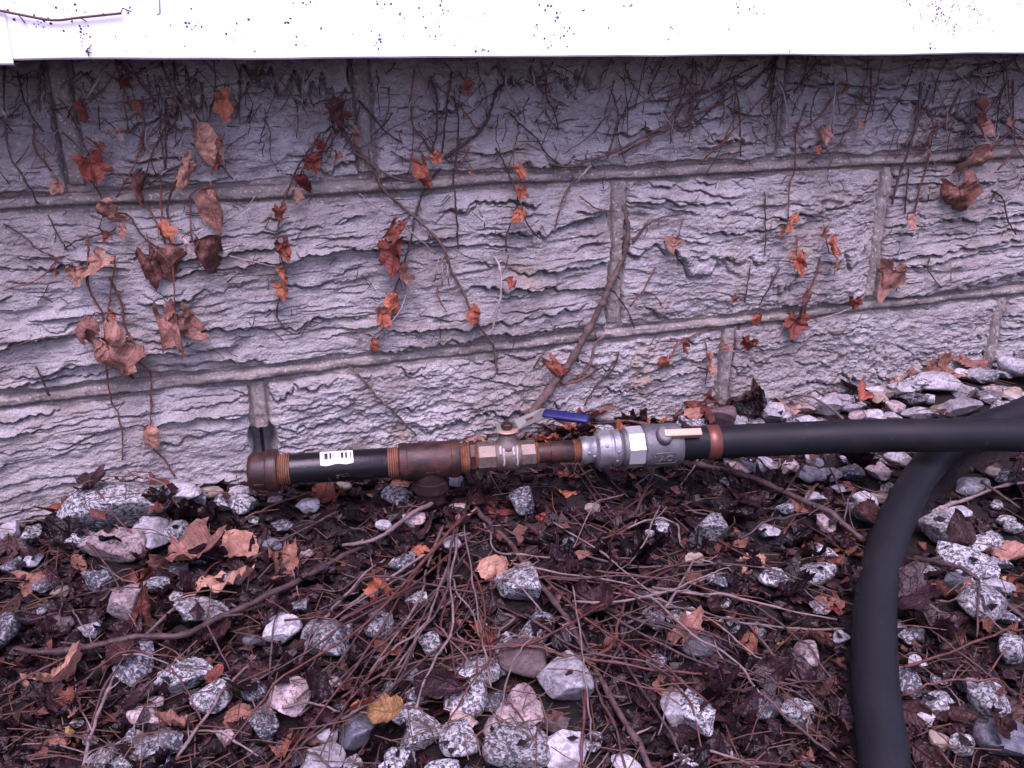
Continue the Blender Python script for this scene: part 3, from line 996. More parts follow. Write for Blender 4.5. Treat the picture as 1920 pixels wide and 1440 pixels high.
    ([(1322, 640), (1328, 680), (1322, 720)], 2.2, 2, 'vine_red', None), ([(1280, 410), (1272, 440), (1268, 455)], 1.8, 1.8, 'vine_red', None),
    ([(1545, 420), (1550, 455), (1556, 475)], 1.8, 1.8, 'vine_red', None), ([(1495, 440), (1494, 480), (1496, 520)], 1.8, 1.8, 'vine_red', None),
]
# (px, py, w, h, colour, kind)
WL = [(415, 208, 42, 50, 'orange', 'lobed'), (368, 270, 44, 92, 'tan', 'curl'), (407, 298, 32, 56, 'brown', 'curl'), (167, 328, 60, 50, 'orange', 'lobed'),
      (357, 340, 28, 60, 'tan', 'curl'), (395, 392, 46, 88, 'tan', 'ovate'), (190, 402, 58, 56, 'tan', 'ovate'), (265, 370, 24, 64, 'brown', 'curl'),
      (218, 262, 32, 32, 'pale', 'lobed'), (110, 356, 34, 24, 'tan', 'lobed'), (618, 232, 56, 50, 'brown', 'lobed'), (583, 315, 42, 30, 'red', 'lobed'),
      (570, 343, 32, 36, 'red', 'curl'), (552, 374, 24, 24, 'tan', 'lobed'), (525, 406, 32, 30, 'orange', 'lobed'), (140, 527, 44, 38, 'tan', 'lobed'),
      (194, 506, 30, 42, 'tan', 'curl'), (296, 515, 52, 104, 'tan', 'ovate'), (280, 520, 34, 66, 'brown', 'curl'), (372, 492, 56, 92, 'brown', 'curl'),
      (304, 447, 32, 36, 'orange', 'lobed'), (530, 478, 26, 40, 'rust', 'curl'), (533, 524, 32, 30, 'orange', 'lobed'), (533, 552, 26, 34, 'rust', 'curl'),
      (172, 622, 36, 62, 'tan', 'curl'), (203, 700, 68, 104, 'tan', 'ovate'), (192, 668, 40, 44, 'tan', 'curl'), (312, 645, 36, 92, 'tan', 'curl'),
      (345, 630, 46, 76, 'tan', 'ovate'), (280, 822, 30, 54, 'tan', 'curl'), (736, 492, 36, 54, 'rust', 'curl'), (748, 528, 34, 40, 'brown', 'lobed'),
      (738, 570, 36, 50, 'orange', 'ovate'), (718, 604, 30, 32, 'orange', 'lobed'), (742, 448, 26, 44, 'rust', 'curl'), (891, 590, 32, 40, 'rust', 'ovate'),
      (961, 540, 26, 26, 'orange', 'lobed'), (976, 412, 26, 28, 'orange', 'lobed'), (976, 368, 26, 24, 'orange', 'lobed'), (973, 330, 18, 30, 'orange', 'curl'),
      (790, 325, 40, 34, 'rust', 'lobed'), (796, 348, 24, 24, 'orange', 'lobed'), (815, 302, 24, 20, 'orange', 'lobed'), (702, 650, 16, 34, 'rust', 'curl'),
      (662, 262, 16, 30, 'tan', 'curl'), (1482, 425, 28, 34, 'orange', 'lobed'), (1470, 443, 24, 22, 'orange', 'lobed'), (1270, 460, 30, 34, 'tan', 'ovate'),
      (1546, 260, 28, 28, 'tan', 'lobed'), (1590, 172, 16, 18, 'orange', 'lobed'), (1620, 245, 22, 24, 'tan', 'lobed'), (1833, 243, 36, 66, 'tan', 'curl'),
      (1862, 312, 76, 92, 'tan', 'lobed'), (1800, 382, 66, 60, 'brown', 'lobed'), (1703, 424, 26, 26, 'tan', 'lobed'), (1556, 472, 28, 32, 'orange', 'curl'),
      (1572, 507, 28, 24, 'tan', 'lobed'), (1674, 545, 64, 74, 'tan', 'lobed'), (1496, 500, 18, 36, 'orange', 'curl'), (1515, 570, 26, 66, 'brown', 'curl'),
      (1494, 620, 50, 44, 'rust', 'lobed'), (1418, 600, 18, 26, 'orange', 'curl'), (1602, 573, 28, 20, 'rust', 'lobed'), (1406, 654, 34, 28, 'rust', 'lobed'),
      (1360, 660, 26, 30, 'tan', 'lobed'), (1326, 694, 22, 40, 'tan', 'curl'), (1250, 685, 18, 36, 'rust', 'curl'), (1036, 706, 24, 50, 'rust', 'curl'),
      (156, 218, 30, 36, 'red', 'lobed'), (232, 160, 24, 22, 'red', 'lobed'), (1897, 245, 16, 34, 'tan', 'curl'), (185, 285, 22, 26, 'rust', 'lobed'),
      (252, 205, 18, 22, 'rust', 'lobed'), (872, 165, 24, 30, 'rust', 'curl'), (885, 330, 14, 18, 'tan', 'lobed'), (1060, 705, 16, 30, 'orange', 'curl'),
      (1380, 565, 12, 14, 'orange', 'lobed'), (1535, 285, 14, 16, 'orange', 'lobed'), (195, 450, 22, 24, 'red', 'lobed'), (228, 440, 18, 26, 'tan', 'lobed'),
      (340, 465, 16, 40, 'pale', 'curl'), (1240, 575, 14, 10, 'orange', 'lobed'), (212, 594, 20, 14, 'orange', 'lobed'), (105, 515, 8, 14, 'orange', 'lobed'),
      (600, 278, 24, 18, 'red', 'lobed'), (632, 300, 20, 24, 'brown', 'lobed'), (1280, 655, 16, 24, 'rust', 'curl'), (1545, 440, 14, 16, 'orange', 'lobed')]


def vine_path(pts, r0, r1, fly=0.0, seed=0):
    P = catmull([wallp(a, b) for a, b in pts], 7)
    n = len(P)
    rr = np.linspace(r0, r1, n) * pxm(P[n // 2]) * (0.62 if r0 < 8 else 0.78)
    h = np.array([wm(p[0], p[2], 3) for p in P])
    k = 5
    hp = np.pad(h, k, mode='edge')
    h = np.array([0.5 * hp[i:i + 2 * k + 1].max() + 0.5 * hp[i:i + 2 * k + 1].mean() for i in range(n)])
    Q = []
    for i in range(n):
        y = -(h[i] + rr[i] * 0.7 + fly * math.sin(math.pi * i / (n - 1)))
        d = P[i] - CP
        Q.append(CP + d * ((y - CP[1]) / d[1]))
    Q = np.array(Q)
    jit = np.stack([0.0011 * fbm(np.arange(n) * 0.35, np.full(n, seed * 1.7), seed, 2), np.zeros(n), 0.0008 * fbm(np.arange(n) * 0.35, np.full(n, seed * 2.9), seed + 1, 2)], 1)
    return Q + jit, rr


BLK = {('t', 0): "on the block under the siding's butt seam", ('t', 1): "on the leafy top-course block", ('t', 2): "on the bulging top-course block", ('t', 3): "on the last top-course block, over the hose",
       ('m', 0): "on the long strongly ledged block", ('m', 1): "on the middle-course block over the ball valve's lever", ('m', 2): "on the middle-course block over the hose",
       ('b', 0): "on the bottom block behind the granite slab", ('b', 1): "on the bottom block behind tee and valve", ('b', 2): "on the bottom block behind the hose", ('b', 3): "on the bottom block by the hose crossing"}


def onblk(p):
    c, vs = ('t', VT) if p[2] > ZJ1 else ('m', VM) if p[2] > ZJ2 else ('b', VB)
    i = sum(p[0] > x for x in vs[1:-1])
    return BLK[(c, i)]


vines = []
VP2D = []
for i, (pts, r0, r1, bark, lab) in enumerate(VN):
    fly = 0.012 if (bark == 'vine_light' or (pts[0][1] < 135 and len(pts) <= 5 and r0 > 3.3)) else 0.002
    Q, rr = vine_path(pts, r0, r1, fly, i)
    n = len(Q)
    kn = 1 + 0.35 * (nrng.random(n) > 0.86) + 0.12 * nrng.standard_normal(n)
    e = empty("creeper_vine", Q[-1])
    tg = {"vine_dark": "thin dark dead creeper stem", "vine_red": "thin reddish dead creeper stem",
          "vine_light": "pale bleached creeper stub", "vine_mid": "brown woody dead creeper stem"}[bark]
    tag(e, lab or tg + ' ' + onblk(Q[n // 2]), "vine", "dead creeper stems on the wall")
    parts = [tube(Q, rr * np.clip(kn, 0.7, 1.5), 6, True, 0.12, i)]
    for q in range(2, n - 2, 3):                      # little side spurs and rootlets
        if rng.random() < 0.6 and bark != 'vine_light':
            a = rng.uniform(0, 6.28)
            L = rng.uniform(0.004, 0.016)
            e1 = Q[q] + np.array([math.cos(a) * L, rng.uniform(-0.004, 0.003), math.sin(a) * L])
            parts.append(tube([Q[q], (Q[q] + e1) / 2 + nrng.normal(0, 0.001, 3), e1], [rr[q] * 0.55, rr[q] * 0.4, rr[q] * 0.3], 4))
    V, F = merge(parts)
    mk("stem", V, F, M[bark], e)
    vines.append((e, Q))
    VP2D.append(catmull([np.array(p, float) for p in pts], 7))

for i, (lx, ly, w, h, colr, kind) in enumerate(WL):
    if h > 58 and kind != 'curl' and i % 3:
        kind = 'curl'
    w, h = w * 0.88, h * 0.92
    if colr == 'ochre':
        colr = 'tan'
    best, bd, bi, top = None, 1e9, 0, np.array([lx, ly - h * 0.45])
    for (e, Q), P2 in zip(vines, VP2D):
        dd = np.hypot(P2[:, 0] - top[0], P2[:, 1] - top[1])
        k = int(dd.argmin())
        if dd[k] < bd:
            best, bd, bi = e, dd[k], k
            bQ = Q
    s = 1.0
    p0 = wallp(lx, ly)
    scm = pxm(p0)
    hh = wm(p0[0], p0[2], 6)
    L = max(h, w * 0.8) * scm * 1.08
    yb = -(hh + 0.010 + L * 0.10)
    base = wallp(lx, ly - h * 0.5, yb)
    o = link("leaf", leafdata(kind, i % 7, {'brown': 'umber', 'rust': 'russet'}.get(colr, colr)), None, best)
    sx = w * scm / (0.85 if kind == 'lobed' else 0.62 if kind == 'ovate' else 0.5)
    o.location = tuple(base - ORG[best])
    o.scale = (sx, 0.8 * (sx + L) / 2, L)
    o.rotation_euler = (rng.uniform(-0.45, 0.35), rng.uniform(-0.7, 0.7), rng.uniform(-0.9, 0.9))
    # leaf stalk from the stem to the leaf
    a, b = bQ[min(bi, len(bQ) - 1)], np.array(base)
    if bd > 4 and np.linalg.norm(a - b) < 0.06:
        mid = (a + b) / 2 + np.array([0, -0.004, 0.004])
        V, F = tube(catmull([a, mid, b], 4), 0.0006, 4)
        mk("leaf_stalk", V, F, M['vine_red'], best)

# fuzz of short dead tendrils under the siding
for i in range(210):
    x = rng.uniform(10, 1910)
    y = 112 + abs(rng.gauss(0, 75))
    L = rng.uniform(25, 85)
    a = math.pi / 2 + rng.gauss(0, 0.55)
    pts = [(x, y), (x + math.cos(a) * L * 0.5 + rng.gauss(0, 4), y + math.sin(a) * L * 0.5), (x + math.cos(a) * L + rng.gauss(0, 8), y + math.sin(a) * L)]
    bark = rng.choice(['vine_dark', 'vine_dark', 'vine_red', 'vine_mid', 'vine_light'])
    Q, rr = vine_path(pts, rng.uniform(1.4, 2.4), 1.2, rng.uniform(0, 0.008), 300 + i)
    parts = [tube(Q, rr, 5, True, 0.1, i)]
    for _ in range(rng.randint(1, 3)):
        q = rng.randrange(1, len(Q) - 1)
        e1 = Q[q] + np.array([rng.uniform(-0.014, 0.014), rng.uniform(-0.005, 0.002), rng.uniform(-0.016, 0.006)])
        parts.append(tube([Q[q], (Q[q] + e1) / 2 + nrng.normal(0, 0.0015, 3), e1], [rr[q] * 0.7, rr[q] * 0.6, rr[q] * 0.4], 4))
    V, F = merge(parts)
    o = mk("creeper_tendril", V, F, M[bark], None, True, None, Q[0])
    tag(o, "short thin dead creeper tendril " + onblk(Q[len(Q) // 2]), "vine tendril", "dead tendrils fringing the top of the wall")
for i in range(70):                                    # longer reddish runners slanting over the top course
    x = rng.uniform(1150, 1900) if i < 50 else rng.uniform(60, 700)
    y = rng.uniform(150, 330)
    L = rng.uniform(70, 190)
    a = rng.gauss(-1.0 if i < 50 else -1.5, 0.35)
    pts = [(x, y), (x + math.cos(a) * L * 0.35 + rng.gauss(0, 5), y + math.sin(a) * L * 0.35), (x + math.cos(a) * L * 0.7 + rng.gauss(0, 5), y + math.sin(a) * L * 0.7), (x + math.cos(a) * L, max(112, y + math.sin(a) * L))]
    Q, rr = vine_path(pts, rng.uniform(1.5, 2.6), 1.4, 0.002, 600 + i)
    parts = [tube(Q, rr, 5, True, 0.1, i)]
    for q in range(2, len(Q) - 1, 3):
        e1 = Q[q] + np.array([rng.uniform(-0.010, 0.010), rng.uniform(-0.003, 0.002), rng.uniform(-0.012, 0.006)])
        parts.append(tube([Q[q], (Q[q] + e1) / 2 + nrng.normal(0, 0.001, 3), e1], [rr[q] * 0.6, rr[q] * 0.5, rr[q] * 0.3], 4))
    V, F = merge(parts)
    o = mk("creeper_runner", V, F, M[rng.choice(['vine_red', 'vine_dark', 'vine_mid'])], None, True, None, Q[0])
    tag(o, "thin slanting creeper runner " + onblk(Q[len(Q) // 2]), "vine", "creeper runners over the top course")
TV = []
for i in range(420):                                   # hair-fine rootlets all over the face
    x, y = rng.uniform(0, 1920), 115 + rng.random() ** 1.6 * 560
    p = wallp(x, y)
    q = np.array([p[0], -(wm(p[0], p[2], 3) + 0.0008), p[2]])
    L = rng.uniform(0.006, 0.024)
    a = rng.uniform(0, 6.28)
    e1 = q + np.array([math.cos(a) * L, rng.uniform(-0.003, 0.001), math.sin(a) * L])
    TV.append(tube([q, (q + e1) / 2 + nrng.normal(0, 0.0018, 3), e1], [0.0006, 0.0005, 0.0003], 3))
V, F = merge(TV)
o = mk("rootlets", V, F, M['vine_dark'])
tag(o, "hair-fine creeper rootlets scattered over the stone face", "vine residue", kind="stuff")
# creeper strand across the siding
sp = [wallp(a, b, SY - 0.0012) for a, b in [(-40, 10), (0, 20), (35, 27), (98, 38), (150, 33), (228, 25)]]
V, F = merge([tube(catmull(sp, 5), 0.0011, 5)] + [tube([wallp(a, b, SY - 0.001), wallp(c, d, SY - 0.0015)], 0.0005, 4) for a, b, c, d in
             ((34, 27, 48, 44), (150, 33, 162, 40), (226, 25, 230, 15), (230, 15, 246, 22), (299, -10, 300, 26), (300, 26, 294, 27), (172, 84, 160, 97), (160, 97, 172, 99), (164, 90, 166, 105))])
o = mk("creeper_strand", V, F, M['vine_mid'])
tag(o, "single thin creeper strand stuck across the white siding", "vine")

# ------------------------------------------------------------------ runs of pipe and hose, surveyed first
P0 = zp(478, 884, 0.046)
P1 = zp(1262, 833, 0.050)
AX = (P1 - P0) / np.linalg.norm(P1 - P0)


def ax_s(px):
    """distance along the pipe axis whose centre is seen at photo column px"""
    n = cR * FPX - cF * (px - 960)
    return float(np.dot(n, CP - P0) / np.dot(n, AX))


AU = np.array([0, 0, 1.0]) - AX * AX[2]
AU /= np.linalg.norm(AU)
AS = np.cross(AU, AX)                               # towards the camera side or wall side


if AS[1] > 0:
    AS = -AS                                        # AS points to the viewer


def axp(s, a=0.0, r=0.0):
    """point at distance s along the axis, angle a from up towards the viewer, radius r"""
    return P0 + AX * s + (AU * math.cos(a) + AS * math.sin(a)) * r


def lathe(prof, sides=40, hexa=False, phase=0.0):
    V, F = [], []
    for s, r in prof:
        for k in range(sides):
            V.append(axp(s, phase + 2 * math.pi * k / sides, r))
    n = len(prof)
    for i in range(n - 1):
        for k in range(sides):
            a, b = i * sides + k, i * sides + (k + 1) % sides
            F.append((a, b, b + sides, a + sides))
    F.append(tuple(range(sides))[::-1])
    F.append(tuple(range((n - 1) * sides, n * sides)))
    return V, F


def X(px):
    return ax_s(px)


rH = 0.0190
hp = [axp(X(1262)), axp(X(1300)), zp(1400, 826, 0.051), zp(1520, 821, 0.054), zp(1640, 817, 0.058), zp(1760, 816, 0.061), zp(1905, 816, 0.060),
      np.array([0.97, -0.345, 0.050]), np.array([1.12, -0.40, 0.030]), np.array([1.30, -0.40, 0.022]), np.array([1.41, -0.27, 0.022]), np.array([1.34, -0.14, 0.024]),
      np.array([1.17, -0.125, 0.028]), zp(1922, 772, 0.029), zp(1830, 806, 0.020), zp(1765, 848, 0.0155), zp(1712, 915, 0.006), zp(1668, 1010, -0.004), zp(1645, 1100, -0.010), zp(1640, 1190, -0.016),
      zp(1642, 1290, -0.022), zp(1655, 1400, -0.028), zp(1668, 1520, -0.032), zp(1700, 1700, -0.04)]
Hc = catmull(hp, 10)
for p in Hc:
    if p[2] < 0.045:
        HOSE2D.append((p[0], p[1]))

# ------------------------------------------------------------------ gravel stones
def rock_mesh(seed):
    import bmesh
    r = random.Random(seed)
    bm = bmesh.new()
    bmesh.ops.create_icosphere(bm, subdivisions=4, radius=1.0)
    pl = []
    for _ in range(r.randint(8, 12)):
        n = Vector((r.gauss(0, 1), r.gauss(0, 1), r.gauss(0, 1))).normalized()
        pl.append((n, r.uniform(0.48, 0.78)))
    pl.append((Vector((r.gauss(0, .15), r.gauss(0, .15), 1)).normalized(), r.uniform(0.55, 0.75)))
    for v in bm.verts:
        c = v.co.copy()
        for n, d in pl:
            k = c.dot(n) - d
            if k > 0:
                c -= n * k * 0.985
        c += c.normalized() * (0.04 * mnoise.noise(c * 2.2 + Vector((seed, 0, 0))) + 0.030 * mnoise.noise(c * 6 + Vector((0, seed, 0))))
        v.co = c
    me = bpy.data.meshes.new("stone")
    bm.to_mesh(me)
    bm.free()
    co = np.empty(len(me.vertices) * 3)
    me.vertices.foreach_get("co", co)
    co = co.reshape(-1, 3)
    lo, hi = co.min(0), co.max(0)
    co = (co - (lo + hi) / 2) / ((hi - lo) / 2)
    me.vertices.foreach_set("co", co.ravel())
    me.polygons.foreach_set("use_smooth", np.ones(len(me.polygons), bool))
    me.update()
    return me


RK = [rock_mesh(40 + i) for i in range(16)]
RKM = {}


def rockdata(v, m):
    if (v, m) not in RKM:
        me = RK[v].copy()
        me.name = "stone"
        me.materials.clear()
        me.materials.append(M[m])
        RKM[(v, m)] = me
    return RKM[(v, m)]


STLAB = {'g_speck': ("black and white speckled granite stone", "speckled granite stones"),
         'g_dark': ("dark speckled granite stone", "dark granite stones"),
         'g_pink': ("pinkish granite stone", "pink granite stones"),
         'g_pale': ("plain pale grey stone", "pale grey stones"),
         'g_blue': ("smooth dark blue-grey stone", "blue-grey stones"),
         'g_brown': ("dull purplish brown stone", "brown stones"),
         'g_tan': ("small tan pebble", "tan pebbles")}
STONES = []


def zone(px, py):
    if px > 1280 and py < 822:
        return "between wall and hose"
    if px < 640 and py < 1000:
        return "at the wall foot by the pipe cap"
    if py < 850 or (py < 900 and px < 1300):
        return "at the wall foot behind the pipe"
    if px > 1655 and py > 830:
        return "beyond the trailing hose from the twig bundle"
    if px > 1230:
        return "on the twig-bundle side of the trailing hose"
    if py > 1225 and 690 < px < 1130:
        return "in the bare patch of gravel"
    if px < 660:
        return "around the thick fallen branch"
    return "around the twig bundle under the tee"




def stone(px, py, w, h, m, label=None, embed=0.36, tall=None):
    p = grndp(px, py, 0.010)
    s = pxm(p)
    w, h = w * 1.14, h * 1.12
    rx = w * s / 2 * 1.04
    hz = h * s                                         # seen height mixes depth and height
    rz = (tall or 0.34) * hz + 0.10 * rx
    ry = max(0.55 * rx, 0.62 * hz)
    if ry > 1.5 * rx:
        ry = 1.5 * rx
    base = float(ground_h(p[0], p[1]))
    p[1] = min(p[1], -0.026 - ry * 0.9)
    if on_hose(p[0], p[1], 0.016 + 0.55 * max(rx, ry)):
        return None
    o = bpy.data.objects.new("gravel_stone", rockdata(rng.randrange(16), m))
    COL.objects.link(o)
    zc = base + rz * (1 - embed) + 0.004
    rot = YAW * -1 + rng.uniform(-0.35, 0.35)
    o.location = (p[0], p[1], zc)
    o.scale = (rx, ry, rz)
    o.rotation_euler = (rng.uniform(-0.2, 0.2), rng.uniform(-0.2, 0.2), rot)
    lab, grp = STLAB[m]
    tag(o, label or lab + " " + zone(px, py), "stone", grp)
    STONES.append((p[0], p[1], max(rx, ry)))
    hm_disc(p[0], p[1], rx, ry, rot, zc, rz)
    return o


S_, D_, P_, A_, B_, W_, T_ = 'g_speck', 'g_dark', 'g_pink', 'g_pale', 'g_blue', 'g_brown', 'g_tan'
stone(213, 935, 172, 82, S_, "large speckled granite slab leaning against the foot of the wall", 0.25, 0.40)
for a in [(249, 960, 62, 38, D_), (15, 989, 36, 36, A_), (54, 985, 30, 42, S_), (160, 1006, 74, 46, S_), (198, 987, 34, 30, S_), (281, 997, 56, 72, A_),
          (326, 985, 52, 40, S_), (181, 1076, 50, 38, D_), (288, 1076, 46, 28, S_), (378, 1137, 86, 46, S_), (330, 1102, 24, 22, S_),
          (250, 1230, 60, 76, D_), (345, 1263, 88, 56, S_), (392, 1304, 62, 54, S_), (12, 1187, 40, 66, D_), (272, 1331, 58, 36, P_), (288, 1378, 92, 46, D_), (190, 1412, 44, 42, S_),
          (241, 1420, 62, 44, S_), (295, 1425, 50, 40, D_), (531, 1175, 62, 52, A_), (610, 1195, 78, 70, S_), (494, 1347, 52, 60, D_), (540, 1315, 62, 70, P_), (600, 1412, 82, 60, A_),
          (478, 1285, 42, 40, D_), (416, 938, 34, 34, S_), (453, 935, 44, 38, S_), (371, 927, 28, 26, D_), (397, 903, 38, 26, T_), (443, 899, 42, 30, A_), (272, 892, 72, 36, A_),
          (342, 892, 62, 30, A_), (120, 1152, 38, 30, W_), (58, 1043, 30, 26, A_), (325, 1047, 26, 30, D_), (743, 915, 52, 38, S_), (978, 935, 44, 52, D_), (753, 1039, 42, 32, D_),
          (970, 1098, 74, 66, S_), (912, 1057, 32, 22, D_), (1005, 1160, 58, 60, D_), (1052, 1177, 34, 34, D_), (710, 1168, 48, 46, S_), (807, 1199, 44, 42, S_), (924, 1203, 32, 40, S_),
          (947, 1179, 24, 22, S_), (928, 1234, 38, 28, S_), (774, 1253, 30, 28, B_), (926, 1296, 52, 36, D_), (976, 1292, 46, 55, P_), (1037, 1335, 56, 30, W_),
          (675, 1358, 72, 64, B_), (760, 1331, 76, 32, S_), (786, 1370, 72, 56, S_), (1054, 1405, 74, 70, A_), (749, 1405, 52, 34, S_),
          (655, 1420, 40, 32, S_), (730, 1428, 40, 34, S_), (830, 1436, 66, 34, S_), (784, 1288, 44, 36, D_), (1110, 1383, 32, 34, S_), (1266, 1327, 50, 62, A_), (648, 1172, 24, 30, S_),
          (1231, 1222, 34, 30, D_), (1223, 1152, 34, 50, D_), (1266, 1148, 30, 26, S_), (1177, 1424, 54, 40, A_), (1220, 981, 20, 28, S_), (1336, 977, 54, 56, S_), (1443, 985, 38, 26, A_),
          (1545, 1025, 46, 34, S_), (1530, 1062, 70, 44, S_), (1450, 1075, 48, 36, S_), (1548, 977, 28, 36, P_), (1610, 958, 52, 36, D_), (1618, 925, 40, 26, A_), (1583, 901, 40, 14, A_),
          (1704, 1012, 34, 24, S_), (1848, 1004, 62, 28, S_), (1875, 1035, 48, 26, S_), (1793, 1090, 48, 42, B_), (1836, 1137, 88, 66, S_), (1750, 1059, 34, 22, S_),
          (1875, 1086, 52, 24, A_), (1902, 973, 34, 22, S_), (1311, 1203, 62, 40, B_), (1299, 1339, 60, 76, S_), (1428, 1312, 84, 46, D_), (1494, 1323, 58, 52, S_), (1700, 1265, 44, 56, D_),
          (1762, 1315, 62, 42, S_), (1848, 1304, 58, 70, S_), (1731, 1331, 32, 34, A_), (1801, 1393, 44, 40, S_), (1882, 1377, 92, 70, B_), (1894, 1210, 44, 56, S_), (1292, 1424, 50, 40, S_),
          (1513, 1218, 42, 60, P_), (1579, 1180, 28, 22, A_), (1323, 767, 56, 42, W_), (1443, 777, 48, 36, A_), (1513, 733, 54, 22, A_), (1507, 760, 44, 28, P_), (1550, 757, 58, 36, A_),
          (1423, 743, 34, 32, A_), (1600, 760, 48, 24, A_), (1573, 743, 44, 22, A_), (1647, 747, 24, 28, T_), (1690, 743, 44, 30, A_), (1753, 730, 72, 42, A_), (1807, 740, 34, 34, A_),
          (1797, 767, 70, 32, A_), (1737, 750, 30, 22, A_), (1673, 760, 32, 26, P_), (1723, 773, 68, 18, A_), (1607, 777, 38, 22, P_), (1670, 777, 38, 14, A_), (1860, 683, 64, 36, A_),
          (1907, 693, 44, 44, B_), (1903, 743, 46, 18, A_), (1853, 753, 34, 18, A_), (1473, 777, 34, 20, A_), (1290, 790, 38, 30, S_), (1620, 727, 30, 18, A_), (1380, 790, 34, 22, D_),
          (1420, 863, 64, 30, A_), (1483, 863, 30, 28, P_), (1513, 880, 44, 32, A_), (1553, 883, 44, 26, A_), (1647, 877, 42, 30, P_), (1683, 857, 48, 28, A_), (1617, 927, 44, 28, A_),
          (1600, 850, 40, 20, A_), (1810, 860, 34, 30, A_), (1797, 893, 54, 36, D_), (1915, 887, 30, 30, A_), (1527, 853, 30, 24, A_), (1345, 1090, 36, 22, D_),
          (110, 975, 30, 20, A_), (20, 1055, 34, 26, D_), (560, 1120, 30, 22, D_), (1900, 1010, 36, 20, S_), (1720, 1100, 30, 20, S_), (1890, 1150, 40, 26, D_), (1700, 1180, 26, 24, S_),
          (1680, 740, 24, 18, P_), (1780, 700, 34, 18, A_), (1840, 715, 34, 20, A_), (1700, 700, 30, 16, A_), (470, 960, 26, 18, S_), (515, 925, 26, 16, P_)]:
    stone(*a)
stone(216, 1019, 102, 60, P_, "large pink-tinged granite stone below the big slab", 0.35)
stone(233, 1132, 54, 82, P_, "upright oblong pink and grey granite stone among dark leaves", 0.4)
stone(897, 1249, 74, 58, S_, "clean whitish granite stone beside a purple-brown leaf-shaped stone", 0.35)
stone(980, 1232, 82, 66, W_, "flat dark purplish brown stone amid the bright granite", 0.35)
stone(838, 1255, 46, 44, T_, "rounded khaki pebble with a split face", 0.35)
stone(873, 1300, 68, 84, S_, "tall white granite stone with black flecks and a red leaf scrap", 0.35)
stone(1056, 1280, 78, 82, A_, "pale rounded triangular stone in the bare patch of gravel", 0.32)
stone(963, 1347, 100, 64, P_, "broad salmon pink granite stone in the bare patch of gravel", 0.35)
stone(858, 1389, 60, 66, S_, "square white granite stone with dense black flecks", 0.35)
stone(970, 1401, 116, 80, S_, "biggest speckled granite boulder in the bare patch of gravel", 0.35)
stone(1766, 989, 78, 66, S_, "light speckled granite stone right of the trailing hose", 0.35)
stone(1813, 1051, 98, 62, S_, "long light granite stone under a fallen twig, right of the hose", 0.35)
stone(1853, 867, 62, 42, A_, "bright white stone just under the hose by its crossing", 0.3)
for i in range(60):                                    # the bank of gravel between wall and hose, and round the hose crossing
    for _ in range(60):
        px, py = (rng.uniform(1270, 1930), rng.uniform(660, 800)) if i < 42 else (rng.uniform(1380, 1930), rng.uniform(845, 960))
        if i < 42 and py < 956 - 0.143 * px + 4:
            continue
        p = grndp(px, py)
        if any((p[0] - x) ** 2 + (p[1] - y) ** 2 < (0.6 * r + 0.007) ** 2 for x, y, r in STONES):
            continue
        q = rng.uniform(0.7, 1.35)
        stone(px, py, 36 * q, 24 * q, rng.choice([A_, A_, A_, S_, S_, D_, P_, T_]), None, 0.4)
        break
for i in range(115):                                   # smaller stones showing through the litter
    for _ in range(60):
        px, py = rng.uniform(-60, 1980), rng.uniform(700, 1480)
        if py < 960 - 0.143 * px + 8:
            continue
        dens = 0.35 + 0.5 * (px > 1250 and py < 960) + 0.35 * (px > 1650) + 0.35 * (py > 1240 and 600 < px < 1150)
        if 880 < px < 1500 and 850 < py < 1130:
            dens = 0.08
        p = grndp(px, py)
        if rng.random() > dens or any((p[0] - x) ** 2 + (p[1] - y) ** 2 < (0.7 * r + 0.008) ** 2 for x, y, r in STONES):
            continue
        q = rng.uniform(0.55, 1.15)
        stone(px, py, 34 * q, 26 * q, rng.choice([S_, S_, D_, D_, A_, P_, T_, B_] if py > 800 else [A_, A_, A_, P_, T_, D_]), None, 0.5)
        break

# ------------------------------------------------------------------ pipe fitting
pmm = 0.00059
rP = 0.0168
fit = empty("pipe_fitting", (P0[0], P0[1], 0.0))
fit.location = tuple(axp(X(812)) * np.array([1, 1, 0]))
ORG[fit] = np.array(axp(X(812)) * np.array([1, 1, 0]))
tag(fit, "rusty capped iron pipe with tee and blue-handled ball valve before the stone wall", "pipe fitting")


def part(name, prof, mat, parent=None, sides=40, smooth=True, phase=0.0):
    V, F = lathe(prof, sides, phase=phase)
    o = mk(name, V, F, M[mat], parent or fit, smooth)
    if smooth:
        o.data.set_sharp_from_angle(angle=R(35))
    return o


def band(s0, s1, r, b=0.001):
    return [(s0, r - b), (s0 + b, r), (s1 - b, r), (s1, r - b)]


def thread(s0, s1, r, pitch=0.0021, d=0.0013):
    n = max(2, int((s1 - s0) / pitch))
    out = []
    for i in range(n):
        a = s0 + (s1 - s0) * i / n
        w = (s1 - s0) / n
        out += [(a, r - d), (a + w * 0.42, r), (a + w * 0.58, r)]
    return out + [(s1, r - d)]


